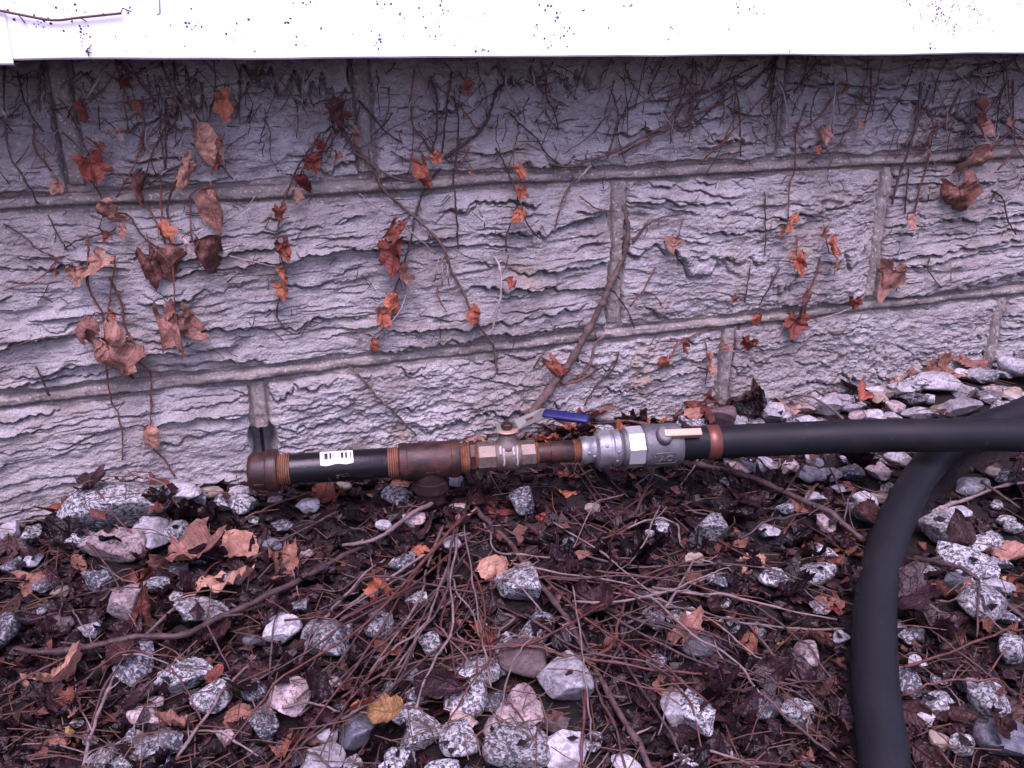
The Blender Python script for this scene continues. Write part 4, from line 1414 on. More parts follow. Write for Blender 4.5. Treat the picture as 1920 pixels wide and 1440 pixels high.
cap = part("end_cap", [(X(466), 0.004), (X(466), 0.013), (X(468), 0.0175), (X(472), 0.0198), (X(478), 0.0206), (X(498), 0.0209), (X(501), 0.0212), (X(502), 0.0226), (X(505), 0.0230),
                       (X(519), 0.0230), (X(522), 0.0224), (X(523), 0.0205), (X(523), 0.012)], 'iron_rust')
for a in (1.9, 4.0):
    V, F = [], []
    for s in (X(479), X(499)):
        for da in (-0.05, 0.05):
            for r in (0.0195, 0.0222):
                V.append(axp(s, a + da, r))
    mk("rib", V, [(0, 1, 3, 2), (4, 6, 7, 5), (0, 4, 5, 1), (2, 3, 7, 6), (1, 5, 7, 3), (0, 2, 6, 4)], M['iron_rust'], cap, False)
pipe = part("pipe", [(X(515), rP - 0.001), (X(545), rP - 0.0004), (X(546), rP), (X(727), rP), (X(728), rP - 0.0004), (X(756), rP - 0.001)], 'iron_black')
part("thread", thread(X(521), X(546), rP + 0.0004), 'thread_rust', pipe)
part("thread", thread(X(727), X(752), rP + 0.0004), 'thread_rust', pipe)
# barcode sticker wrapped on the upper viewer side
lv, lf, luv = [], [], []
ns, na = 14, 10
for i in range(ns + 1):
    for j in range(na + 1):
        u, v = i / ns, j / na
        tear = 0.05 * math.sin(9 * u) * (1 - v) - 0.30 * max(0, u - 0.72) * (1 - v)
        a = R(58) - (v - tear) * R(64)
        lv.append(axp(X(602 + 61 * u + 2 * (1 - v)), a, rP + 0.00035))
        luv.append((u, v))
for i in range(ns):
    for j in range(na):
        a = i * (na + 1) + j
        lf.append((a, a + na + 1, a + na + 2, a + 1))
lb = mk("barcode_label", lv, lf, M['barcode'], pipe, True, luv)
lb["label"] = "torn white barcode sticker on the black pipe"
# stencilled paint scraps on the pipe
V, F = [], []
for px_, a, w, hgt in ((631, 1.75, 7, .12), (640, 1.72, 6, .05), (648, 1.64, 5, .05), (632, 1.95, 3, .2), (652, 1.8, 5, .05), (615, 1.98, 4, .1), (641, 1.86, 9, .04), (618, 2.12, 5, .08)):
    b = len(V)
    for s in (X(px_), X(px_ + w)):
        for q in (-hgt / 2, hgt / 2):
            V.append(axp(s, a + q, rP + 0.0003))
    F.append((b, b + 2, b + 3, b + 1))
mk("paint_mark", V, F, M['alu_dark'], pipe, False)

tee = part("tee", [(X(748), 0.012), (X(748), 0.0196), (X(750), 0.0208), (X(763), 0.0210), (X(764), 0.0204), (X(767), 0.0203), (X(842), 0.0203), (X(845), 0.0204), (X(846), 0.0212),
                   (X(859), 0.0210), (X(862), 0.0200), (X(862), 0.012)], 'iron_rust')
bc = axp(X(806))
brp = [(-0.002, 0.0165), (-0.018, 0.0180), (-0.0225, 0.0180), (-0.023, 0.0205), (-0.034, 0.0205), (-0.0355, 0.0190), (-0.0355, 0.0163), (-0.12, 0.0163)]
V = [tuple(bc + np.array([math.cos(2 * math.pi * k / 32) * r, math.sin(2 * math.pi * k / 32) * r, z])) for z, r in brp for k in range(32)]
F = [(i * 32 + k, (i + 1) * 32 + k, (i + 1) * 32 + (k + 1) % 32, i * 32 + (k + 1) % 32) for i in range(len(brp) - 1) for k in range(32)]
bo = mk("branch", V, F, M['iron_rust'], tee)
bo.data.set_sharp_from_angle(angle=R(35))
V, F = [], []
for px_, w, a in ((797, 5, 1.86), (803, 2, 1.83), (807, 6, 1.86), (807, 2, 1.92), (815, 6, 1.84)):   # cast marks
    b = len(V)
    for s in (X(px_), X(px_ + w)):
        for q in (-0.02, 0.02):
            for r in (0.0198, 0.0210):
                V.append(axp(s, a + q, r))
    F += [tuple(i + b for i in f) for f in ((0, 1, 3, 2), (4, 6, 7, 5), (0, 4, 5, 1), (2, 3, 7, 6), (1, 5, 7, 3), (0, 2, 6, 4))]
mk("cast_mark", V, F, M['iron_rust'], tee, False)
bush = part("bushing", thread(X(861), X(880), 0.0172, 0.0024) + [(X(881), 0.0128)], 'thread_rust')
part("hex_collar", [(X(880), 0.012), (X(880), 0.0180), (X(881), 0.0186), (X(889), 0.0186), (X(890), 0.0178), (X(890), 0.012)], 'iron_rust', bush, 8, False, 0.3)
part("thread", thread(X(889), X(897), 0.0150, 0.0018), 'thread_rust', bush)

valve = part("valve_body", [(X(928), 0.010), (X(928), 0.0150), (X(932), 0.0166), (X(940), 0.0172), (X(962), 0.0172), (X(971), 0.0164), (X(975), 0.0150), (X(975), 0.010)], 'brass')
part("hex_end", [(X(895), 0.010), (X(895), 0.0158), (X(897), 0.0166), (X(927), 0.0168), (X(929), 0.0160), (X(929), 0.010)], 'brass', valve, 8, False, 0.39)
part("hex_end", [(X(974), 0.009), (X(974), 0.0148), (X(976), 0.0155), (X(1001), 0.0153), (X(1003), 0.0145), (X(1003), 0.009)], 'brass', valve, 8, False, 0.39)
# bonnet with its packing gland and stem
sc0 = axp(X(951))


def upcyl(prof, c, sides=24):
    V = [tuple(c + AU * z + (AX * math.cos(2 * math.pi * k / sides) + AS * math.sin(2 * math.pi * k / sides)) * r) for z, r in prof for k in range(sides)]
    n = len(prof)
    F = [(i * sides + k, i * sides + (k + 1) % sides, (i + 1) * sides + (k + 1) % sides, (i + 1) * sides + k) for i in range(n - 1) for k in range(sides)]
    F += [tuple(range(sides))[::-1], tuple(range((n - 1) * sides, n * sides))]
    return V, F


V, F = upcyl([(0.008, 0.0145), (0.016, 0.0125), (0.020, 0.0100), (0.026, 0.0092), (0.0275, 0.0080)], sc0)
mk("bonnet", V, F, M['brass'], valve)
V, F = upcyl([(0.0270, 0.0052), (0.0300, 0.0052), (0.0300, 0.0125), (0.0312, 0.0128), (0.0318, 0.0120)], sc0, 20)
mk("washer", V, F, M['copper'], valve)
V, F = upcyl([(0.0330, 0.0068), (0.0378, 0.0068), (0.0385, 0.0058), (0.0385, 0.0036), (0.0400, 0.0034)], sc0, 6)
mk("stem_nut", V, F, M['iron_rust'], valve, False)
for a0, ln, w in ((1.35, 1.0, 0.0020), (0.95, 1.5, 0.0016), (1.5, 0.7, 0.0015)):      # pale sealant drips on the body
    pass
for px_, z0, a1, w in ((942, 0.020, 1.95, 0.0021), (967, 0.012, 2.05, 0.0019), (936, 0.022, 1.1, 0.0030), (960, 0.024, 1.2, 0.0030)):
    pts = []
    for k in range(8):
        a = 0.55 + (a1 - 0.55) * k / 7
        pts.append(axp(X(px_) + 0.0003 * math.sin(k * 1.7 + px_), a, 0.0172 - 0.0004 * (px_ > 965)))
    V, F = tube(np.array(pts), np.array([w * (1.15 - 0.06 * k + 0.25 * (k == 6)) for k in range(8)]) * 0.62, 8)
    mk("sealant_drip", V, F, M['sealant'], valve)
# lever: flat steel strap that cranks up, sleeve of blue vinyl towards its end
def hdl(px, py, up):
    """point on the lever seen at px,py lying 'up' above the axis plane"""
    return zp(px, py, up)


zax = float(sc0[2])
zl = zax + 0.0325
Lp = [np.array(sc0 + AU * 0.0325 - AX * 0.012), np.array(sc0 + AU * 0.0325 + AX * 0.006), zp(968, 797, zl + 0.0005), zp(1018, 775, zl + 0.012), zp(1040, 778, zl + 0.0125), zp(1104, 787, zl + 0.0125)]
Lp = [np.array(p) for p in Lp]


def strap(P, hw, th, up=np.array([0, 0, 1.0])):
    V, F = [], []
    n = len(P)
    for i, p in enumerate(P):
        t = P[min(i + 1, n - 1)] - P[max(i - 1, 0)]
        t = t / np.linalg.norm(t)
        s = np.cross(t, up)
        s /= np.linalg.norm(s)
        nrm = np.cross(s, t)
        for a, b in ((-1, -1), (1, -1), (1, 1), (-1, 1)):
            V.append(p + s * hw * a + nrm * th * b)
    for i in range(n - 1):
        for k in range(4):
            F.append((i * 4 + k, i * 4 + (k + 1) % 4, i * 4 + 4 + (k + 1) % 4, i * 4 + 4 + k))
    F += [(3, 2, 1, 0), tuple(range(4 * n - 4, 4 * n))]
    return V, F


rup = np.array([0, 0, 1.0]) + AS * 0.55
V, F = strap(Lp[:5], 0.0072, 0.0011, rup)
lev = mk("lever", V, F, M['steel'], fit, False)
m_ = lev.modifiers.new("bevel", 'BEVEL')
m_.width = 0.0006
V, F = strap([Lp[3] * 0.97 + Lp[4] * 0.03, Lp[3] * 0.6 + Lp[4] * 0.4, Lp[4], Lp[4] * 0.5 + Lp[5] * 0.5, Lp[5]], 0.0060, 0.0030, rup)
sl = mk("grip", V, F, M['blue'], lev, False)
sl["label"] = "dark blue vinyl lever grip"
m_ = sl.modifiers.new("bevel", 'BEVEL')
m_.width = 0.0026
m_.segments = 4
sl.data.polygons.foreach_set("use_smooth", np.ones(len(sl.data.polygons), bool))
# slot in the strap
sc_ = (Lp[2] + Lp[3]) / 2
tt = (Lp[3] - Lp[2]) / np.linalg.norm(Lp[3] - Lp[2])
ss_ = np.cross(tt, rup)
ss_ /= np.linalg.norm(ss_)
nn_ = np.cross(ss_, tt)
V = [sc_ + nn_ * 0.0013 + tt * a * 0.0045 + ss_ * b * 0.0017 for a, b in ((-1, -1), (1, -1), (1, 1), (-1, 1))]
mk("slot", V, [(0, 1, 2, 3)], M['iron_rust'], lev, False)

nip = part("nipple", [(X(998), 0.0100), (X(1003), 0.0114), (X(1006), 0.0114), (X(1030), 0.0114), (X(1031), 0.0122), (X(1070), 0.0122), (X(1072), 0.0116), (X(1092), 0.0114)], 'iron_rust')
part("thread", thread(X(1002), X(1009), 0.0126, 0.0018), 'thread_rust', nip)
part("thread", thread(X(1074), X(1089), 0.0130, 0.0020), 'thread_rust', nip)
adap = part("cam_adapter", [(X(1087), 0.010), (X(1087), 0.0148), (X(1089), 0.0156), (X(1102), 0.0158), (X(1104), 0.0150), (X(1114), 0.0150), (X(1116), 0.0165), (X(1119), 0.0205), (X(1123), 0.0216),
                            (X(1140), 0.0218), (X(1141), 0.0206), (X(1145), 0.0206), (X(1147), 0.0216), (X(1158), 0.0214), (X(1161), 0.0192), (X(1165), 0.0175), (X(1176), 0.0172)], 'aluminium')
for px_, a in ((1110, 1.7), (1152, 1.35), (1150, 1.9), (1100, 1.4), (1131, 1.0)):
    c = axp(X(px_), a, 0.0150 if px_ < 1115 else 0.0212)
    V, F = [], []
    for z, r in ((-0.001, 0.0022), (0.0006, 0.0021), (0.0012, 0.0012)):
        nrm = AU * math.cos(a) + AS * math.sin(a)
        s2 = np.cross(AX, nrm)
        for k in range(8):
            V.append(c + nrm * z + (AX * math.cos(k * math.pi / 4) + s2 * math.sin(k * math.pi / 4)) * r)
    F = [(i * 8 + k, i * 8 + (k + 1) % 8, i * 8 + 8 + (k + 1) % 8, i * 8 + 8 + k) for i in range(2) for k in range(8)] + [tuple(range(16, 24))]
    mk("boss", V, F, M['aluminium'], adap)

# ------------------------------------------------------------------ hose with its coupler
hose = empty("rubber_hose", axp(X(1275)) * np.array([1, 1, 0]))
tag(hose, "black rubber hose with cam-lock coupler looping across the gravel", "hose")
coup = part("coupler", [(X(1163), 0.012), (X(1163), 0.0190), (X(1166), 0.0212), (X(1172), 0.0218), (X(1174), 0.0205), (X(1203), 0.0205), (X(1204), 0.0232), (X(1207), 0.0242), (X(1215), 0.0245),
                        (X(1258), 0.0245), (X(1268), 0.0240), (X(1273), 0.0228), (X(1274), 0.0200), (X(1274), 0.012)], 'alu_dark', hose)
hx = part("hex_band", [(X(1172), 0.014), (X(1172), 0.0222), (X(1174), 0.0236), (X(1201), 0.0238), (X(1203), 0.0226), (X(1203), 0.014)], 'alu_bright', coup, 8, False, R(22.5 + 6))
for side in (1, -1):
    # cam lug, pin and copper-coloured arm
    a = R(40) if side == 1 else R(220)
    nrm = AU * math.cos(a) + AS * math.sin(a)
    s2 = np.cross(AX, nrm)
    c = axp(X(1236), a, 0.0225)
    V, F = [], []
    rr_ = [(0.0, 0.0100), (0.004, 0.0098), (0.0075, 0.0085), (0.0085, 0.0060)]
    for z, r in rr_:
        for k in range(16):
            V.append(c + nrm * z + (AX * math.cos(k * math.pi / 8) * 0.95 + s2 * math.sin(k * math.pi / 8) * 1.15) * r)
    F = [(i * 16 + k, i * 16 + (k + 1) % 16, i * 16 + 16 + (k + 1) % 16, i * 16 + 16 + k) for i in range(3) for k in range(16)] + [tuple(range(48, 64))]
    mk("cam_lug", V, F, M['alu_dark'], coup)
    A0 = axp(X(1234), a, 0.0285)
    A1 = axp(X(1300) + 0.002, a, 0.0262)
    V, F = strap([A0, A0 * 0.5 + A1 * 0.5, A1], 0.0045, 0.0042, nrm)
    arm = mk("cam_arm", V, F, M['copper'], coup, False)
    arm["label"] = "copper-coloured cam lever arm"
    m_ = arm.modifiers.new("bevel", 'BEVEL')
    m_.width = 0.0012
    m_.segments = 2
# cast letters on the coupler
fc = bpy.data.curves.new("lettering", 'FONT')
fc.body = "AC"
fc.size = 0.0105
fc.extrude = 0.0009
fc.align_x = 'CENTER'
fc.align_y = 'CENTER'
fo = bpy.data.objects.new("lettering_tmp", fc)
COL.objects.link(fo)
dg = bpy.context.evaluated_depsgraph_get()
tme = bpy.data.meshes.new_from_object(fo.evaluated_get(dg))
co = np.empty(len(tme.vertices) * 3)
tme.vertices.foreach_get("co", co)
co = co.reshape(-1, 3)
fcs = [tuple(p.vertices) for p in tme.polygons]
bpy.data.objects.remove(fo)
aL = R(104)
V = []
for x, y, z in co:
    V.append(axp(X(1238) + x * 1.05, aL - y / 0.0245, 0.0246 + z))
mk("lettering", V, fcs, M['aluminium'], coup, False)
# frame cast round the letters
fr = [axp(X(1238) + sx_ * 0.0125, aL + sa * 0.30, 0.0245) for sx_, sa in ((-1, -.75), (-.8, -1), (.8, -1), (1, -.75), (1, .75), (.8, 1), (-.8, 1), (-1, .75), (-1, -.75))]
V, F = tube(np.array(fr), 0.0007, 5)
mk("cast_frame", V, F, M['alu_dark'], coup)

V, F = tube(Hc, rH, 28)
mk("tube", V, F, M['hose'], hose)
i0 = int(np.argmin([abs((p - CP) @ cR / ((p - CP) @ cF) * FPX + 960 - 1335) for p in Hc[:40]]))
bp = [Hc[i0] + (Hc[i0 + 1] - Hc[i0]) / np.linalg.norm(Hc[i0 + 1] - Hc[i0]) * d for d in (-0.0075, -0.0070, 0.0070, 0.0075)]
V, F = tube(np.array(bp), [rH, rH + 0.0009, rH + 0.0009, rH], 28)
bd_ = mk("clamp_band", V, F, M['band'], hose)
bd_["label"] = "copper brown clamp band round the hose"
for p in Hc:
    if p[2] < 0.045:
        hm_disc(p[0], p[1], rH, rH, 0, p[2], rH)
for s in np.arange(X(470), X(1270), 0.012):
    p = axp(s)

# ------------------------------------------------------------------ dead leaves on the ground
LLAB = {'tan': "curled tan dead leaf", 'orange': "small bright orange dead leaf scrap", 'dark': "wet blackish brown dead leaf",
        'red': "dark red dead leaf", 'brown': "mid brown dead leaf", 'pale': "pale bleached dead leaf",
        'purple': "wet purplish brown dead leaf", 'ochre': "yellow ochre dead leaf", 'rust': "rust brown dead leaf", 'umber': "umber brown dead leaf", 'russet': "russet dead leaf"}


def under_pipe(x, y):
    """height limit below the pipe run"""
    d = np.array([x, y]) - P0[:2]
    s = float(np.dot(d, AX[:2]))
    off = abs(float(d[0] * AX[1] - d[1] * AX[0]))
    return -0.02 < s < 0.5 and off < 0.028


def gleaf(px, py, size, colr, kind='flat', rot=None, tilt=0.35, lift=0.004, label=None, world=None, asp=1.0):
    p = grndp(px, py, 0.012) if world is None else np.array(world)
    s = size * pxm(p) * 1.25 if world is None else size
    x, y = p[0], min(p[1], -0.024)
    z = max(hm(x, y), 0.5 * (hm(x + s * .3, y) + hm(x - s * .3, y)), 0.5 * (hm(x, y + s * .3) + hm(x, y - s * .3)))
    if under_pipe(x, y):
        z = float(ground_h(x, y))
        tilt = 0.1
    o = bpy.data.objects.new("dead_leaf", leafdata(kind, rng.randrange(7), colr))
    COL.objects.link(o)
    yaw = rng.uniform(0, 6.28) if rot is None else rot
    # lay the leaf down: local -Z (its length) becomes horizontal, its face turns up
    m = Matrix.Rotation(yaw, 4, 'Z') @ Matrix.Rotation(rng.gauss(0, tilt), 4, 'Y') @ Matrix.Rotation(-math.pi / 2 + rng.gauss(0, tilt), 4, 'X')
    c = m @ Vector((0, 0, -0.5 * s))
    o.matrix_world = Matrix.Translation((x - c.x, y - c.y, z + lift)) @ m @ Matrix.Diagonal((s * asp, s * 0.9, s, 1))
    tag(o, label or LLAB[colr] + " " + zone(px, py), "leaf", "fallen leaves, " + colr)
    return o


BIG = [(437, 1012, 78, 'tan', 'flat', 0.3, "upright creased tan leaf standing in the big leaf cluster left of centre"), (392, 1040, 92, 'tan', 'curl', 1.2, "long curled tan leaf in the big leaf cluster left of centre"),
       (425, 1084, 96, 'tan', 'ovate', 2.0, "broad light brown leaf at the foot of the big leaf cluster"), (1378, 752, 90, 'brown', 'ovate', 0.2, "large brown leaf propped upright above the hose near its clamp band"),
       (1640, 702, 66, 'tan', 'ovate', 2.6, "wide tan leaf on gravel against the right end of the wall"), (1122, 1130, 84, 'purple', 'flat', 0.2, "long purplish brown leaf under twigs right of the twig bundle"),
       (823, 1297, 92, 'purple', 'flat', 0.8, "long dark purple leaf lying on white granite"), (730, 1362, 62, 'ochre', 'ovate', 1.2, "yellow ochre leaf beside a blue-grey stone"),
       (1712, 1142, 96, 'purple', 'lobed', 1.0, "broad purplish leaf tucked against the right side of the hose")]
for a in BIG:
    gleaf(a[0], a[1], a[2], a[3], a[4], a[5], 0.3, 0.012, a[6])
for a in [(45, 1072, 66, 'tan', 'flat'), (110, 1000, 52, 'dark', 'lobed'), (60, 1140, 60, 'purple', 'flat'), (140, 1115, 60, 'purple', 'lobed'), (1690, 712, 40, 'pale', 'curl'), (1815, 695, 64, 'tan', 'ovate'),
          (1898, 662, 46, 'ochre', 'flat'), (1622, 745, 38, 'orange', 'ovate'), (1345, 1140, 50, 'brown', 'flat'), (1475, 1195, 54, 'ochre', 'ovate'), (1372, 1010, 36, 'orange', 'curl'), (875, 1345, 50, 'pale', 'flat'),
          (682, 1322, 44, 'orange', 'flat'), (1090, 1000, 66, 'purple', 'flat'), (605, 1252, 54, 'brown', 'flat'), (135, 1265, 90, 'tan', 'curl'), (142, 1340, 56, 'ochre', 'curl'), (402, 1266, 32, 'red', 'ovate'),
          (700, 1085, 40, 'orange', 'lobed'), (932, 1060, 60, 'tan', 'curl'), (1355, 1330, 80, 'purple', 'lobed'), (1570, 1110, 60, 'red', 'curl'), (760, 1010, 60, 'orange', 'curl'), (420, 965, 70, 'brown', 'lobed'),
          (590, 1000, 80, 'brown', 'flat'), (310, 960, 44, 'rust', 'lobed'), (90, 970, 56, 'rust', 'lobed'), (235, 1070, 50, 'pale', 'curl'), (230, 1235, 60, 'brown', 'flat'), (1100, 935, 66, 'purple', 'lobed'),
          (1050, 905, 34, 'orange', 'curl'), (1230, 905, 70, 'brown', 'flat'), (1330, 935, 60, 'purple', 'flat'), (1160, 945, 60, 'purple', 'lobed'), (880, 950, 40, 'tan', 'lobed'), (940, 905, 44, 'purple', 'lobed'),
          (1500, 1090, 80, 'dark', 'lobed'), (1330, 1160, 60, 'rust', 'flat'), (1300, 1170, 50, 'tan', 'curl'), (1410, 1180, 46, 'rust', 'curl'), (660, 960, 50, 'dark', 'flat'), (1745, 1410, 56, 'brown', 'flat'),
          (1440, 1420, 48, 'purple', 'flat'), (1895, 1320, 70, 'brown', 'flat'), (1860, 1165, 40, 'rust', 'curl'), (1560, 1280, 50, 'brown', 'flat'), (870, 1285, 30, 'red', 'curl'), (925, 1205, 36, 'rust', 'curl'),
          (720, 840, 40, 'orange', 'curl'), (800, 812, 44, 'tan', 'curl'), (790, 905, 44, 'rust', 'flat'), (610, 905, 50, 'rust', 'flat'), (640, 915, 40, 'rust', 'lobed'), (1415, 715, 40, 'tan', 'curl'), (1390, 720, 34, 'tan', 'curl'),
          (1330, 720, 40, 'tan', 'curl'), (1580, 718, 60, 'brown', 'flat'), (1680, 690, 40, 'tan', 'curl'), (1790, 715, 40, 'tan', 'flat'), (1760, 1190, 60, 'brown', 'lobed'), (1230, 1010, 60, 'dark', 'lobed'),
          (60, 1290, 70, 'dark', 'lobed'), (50, 1400, 80, 'dark', 'lobed'), (140, 1420, 60, 'purple', 'flat'), (30, 1110, 60, 'dark', 'lobed'), (210, 1290, 50, 'purple', 'lobed'), (1090, 1240, 50, 'dark', 'lobed')]:
    gleaf(*a[:5])
for i in range(60):                                     # drift of dry scraps caught along the wall behind the pipe
    px = rng.uniform(870, 1340)
    py = 960 - 0.143 * px - 30 + rng.uniform(0, 55)
    gleaf(px, py, rng.uniform(22, 46), rng.choice(['rust', 'orange', 'tan', 'brown', 'rust', 'red', 'purple']), rng.choice(['curl', 'lobed', 'ovate', 'flat']), None, 0.6, 0.006)
PALLET = {'brown': 44, 'dark': 42, 'purple': 62, 'rust': 12, 'tan': 5, 'red': 4, 'orange': 4}
for colr, n in PALLET.items():
    for i in range(n):
        for _ in range(30):
            px, py = rng.uniform(-60, 1980), rng.uniform(720, 1480)
            if py < 960 - 0.143 * px:
                continue
            gravel = (px > 1280 and py < 850) or (py > 1230 and 700 < px < 1120)
            if gravel and rng.random() < 0.8:
                continue
            p = grndp(px, py, 0.012)
            if on_hose(p[0], p[1], 0.029) or (hm(p[0], p[1]) > float(ground_h(p[0], p[1])) + 0.007 and rng.random() < 0.93):
                continue
            gleaf(px, py, rng.uniform(30, 66), colr, rng.choice(['flat', 'flat', 'lobed', 'ovate', 'curl']), None, 0.4, 0.003)
            break

# ------------------------------------------------------------------ fine litter: crumbled leaf and needles
def litter(n, lmin, lmax, mats, seed, dens):
    r = random.Random(seed)
    out = {m: ([], []) for m in mats}
    c = 0
    while c < n:
        px, py = r.uniform(-120, 2040), r.uniform(690, 1560)
        if py < 958 - 0.146 * px or r.random() > dens(px, py):
            continue
        c += 1
        p = grndp(px, py)
        x, y = p[0], min(p[1], -0.02)
        L = r.uniform(lmin, lmax)
        V, F = out[r.choice(mats)]
        a = r.uniform(0, 6.28)
        z = (float(ground_h(x, y)) if under_pipe(x, y) else hm(x, y)) + r.uniform(0.001, 0.006)
        g = float(ground_h(x, y))
        if on_hose(x, y, 0.0205) or (z > g + 0.010 and r.random() < 0.93):
            continue
        up = r.gauss(0, 0.35)
        d = np.array([math.cos(a), math.sin(a), up])
        s = np.array([-math.sin(a), math.cos(a), r.gauss(0, 0.4)])
        b = len(V)
        w = L * r.uniform(0.3, 0.6)
        q = np.array([x, y, z])
        k = r.uniform(-0.3, 0.3) * L
        e = np.array([0, 0, 1.0])
        V += [q - d * L * .5, q + s * w * r.uniform(.6, 1) + e * k - d * L * .1, q + d * L * .5 + e * k * .4, q - s * w * r.uniform(.6, 1) + e * k + d * L * .1, q + e * r.uniform(-.1, .1) * L]
        F += [(b, b + 1, b + 4), (b + 1, b + 2, b + 4), (b + 2, b + 3, b + 4), (b + 3, b, b + 4)]
    return out


def dens(px, py):
    g = 1.0
    if px > 1280 and py < 850:
        g = 0.55
    if py > 1230 and 700 < px < 1120:
        g = 0.35
    return g


r = random.Random(77)
MAT = {'dark': [], 'purple': [], 'brown': [], 'umber': []}
cnt = 0
while cnt < 620:
    px, py = r.uniform(-100, 2020), r.uniform(700, 1540)
    if py < 964 - 0.143 * px or r.random() > dens(px, py):
        continue
    p = grndp(px, py, 0.006)
    x, y = p[0], min(p[1], -0.03)
    gz = float(ground_h(x, y))
    if on_hose(x, y, 0.026) or (hm(x, y) > gz + 0.010 and r.random() < 0.85):
        continue
    cnt += 1
    colr = r.choice(['dark', 'dark', 'purple', 'purple', 'purple', 'brown', 'brown', 'brown', 'dark', 'purple', 'umber'])
    sz = r.uniform(24, 62) * pxm(p) * 1.2
    src = leafdata(r.choice(['flat', 'lobed', 'ovate', 'curl']), r.randrange(7), colr)
    co = np.empty(len(src.vertices) * 3)
    src.vertices.foreach_get("co", co)
    co = co.reshape(-1, 3) * sz
    mm = Matrix.Rotation(r.uniform(0, 6.28), 3, 'Z') @ Matrix.Rotation(r.gauss(0, 0.35), 3, 'Y') @ Matrix.Rotation(-math.pi / 2 + r.gauss(0, 0.35), 3, 'X')
    co = (co + np.array([0, 0, 0.5 * sz])) @ np.array(mm).T + np.array([x, y, (gz if under_pipe(x, y) else hm(x, y)) + r.uniform(0.001, 0.006)])
    uvs = np.empty(len(src.loops) * 2, np.float32)
    src.uv_layers[0].data.foreach_get("uv", uvs)
    li = np.empty(len(src.loops), np.int32)
    src.loops.foreach_get("vertex_index", li)
    uvv = np.zeros((len(src.vertices), 2))
    uvv[li] = uvs.reshape(-1, 2)
    MAT[colr].append((co, [tuple(q.vertices) for q in src.polygons], uvv))
for colr, L in MAT.items():
    V, F = merge([(list(a), b) for a, b, _ in L])
    o = mk("matted_leaves", V, F, M['leaf_' + colr], None, True, np.concatenate([c for _, _, c in L]))
    tag(o, "matted %s small leaves filling the gaps between stones" % {'dark': 'blackish', 'purple': 'purplish brown', 'brown': 'reddish brown', 'umber': 'umber'}[colr], "leaf litter", kind="stuff")
for m, (V, F) in litter(11000, 0.005, 0.019, ['leaf_dark', 'leaf_purple', 'leaf_dark', 'leaf_brown', 'leaf_dark', 'leaf_purple', 'leaf_brown', 'leaf_purple', 'leaf_dark', 'leaf_umber', 'leaf_purple', 'leaf_dark', 'leaf_purple', 'leaf_dark', 'leaf_brown'], 5, dens).items():
    o = mk("leaf_litter", V, F, M[m], None, False)
    tag(o, "crumbled %s leaf litter between the stones" % {'leaf_dark': 'blackish wet', 'leaf_purple': 'purplish', 'leaf_brown': 'brown', 'leaf_umber': 'umber'}[m], "leaf litter", kind="stuff")
NP = []
r = random.Random(9)
while len(NP) < 900:
    px, py = r.uniform(-100, 2020), r.uniform(700, 1540)
    if py < 962 - 0.143 * px:
        continue
    p = grndp(px, py)
    x, y = p[0], min(p[1], -0.026)
    L = r.uniform(0.02, 0.06)
    a = r.uniform(0, 6.28)
    z = (float(ground_h(x, y)) if under_pipe(x, y) else hm(x, y)) + r.uniform(0.002, 0.010)
    d = np.array([math.cos(a), math.sin(a), r.gauss(0, 0.15)]) * L / 2
    c = np.array([x, y, z])
    if (c + d)[1] > -0.02 or (c - d)[1] > -0.02 or on_hose(x, y, 0.027):
        continue
    NP.append(tube([c - d, c + np.array([r.gauss(0, .002), r.gauss(0, .002), r.uniform(0, .004)]), c + d], 0.00055, 3))
V, F = merge(NP)
o = mk("needle_litter", V, F, M['straw'], None, False)
tag(o, "fine straw-coloured needles and stalks strewn over the litter", "leaf litter", kind="stuff")

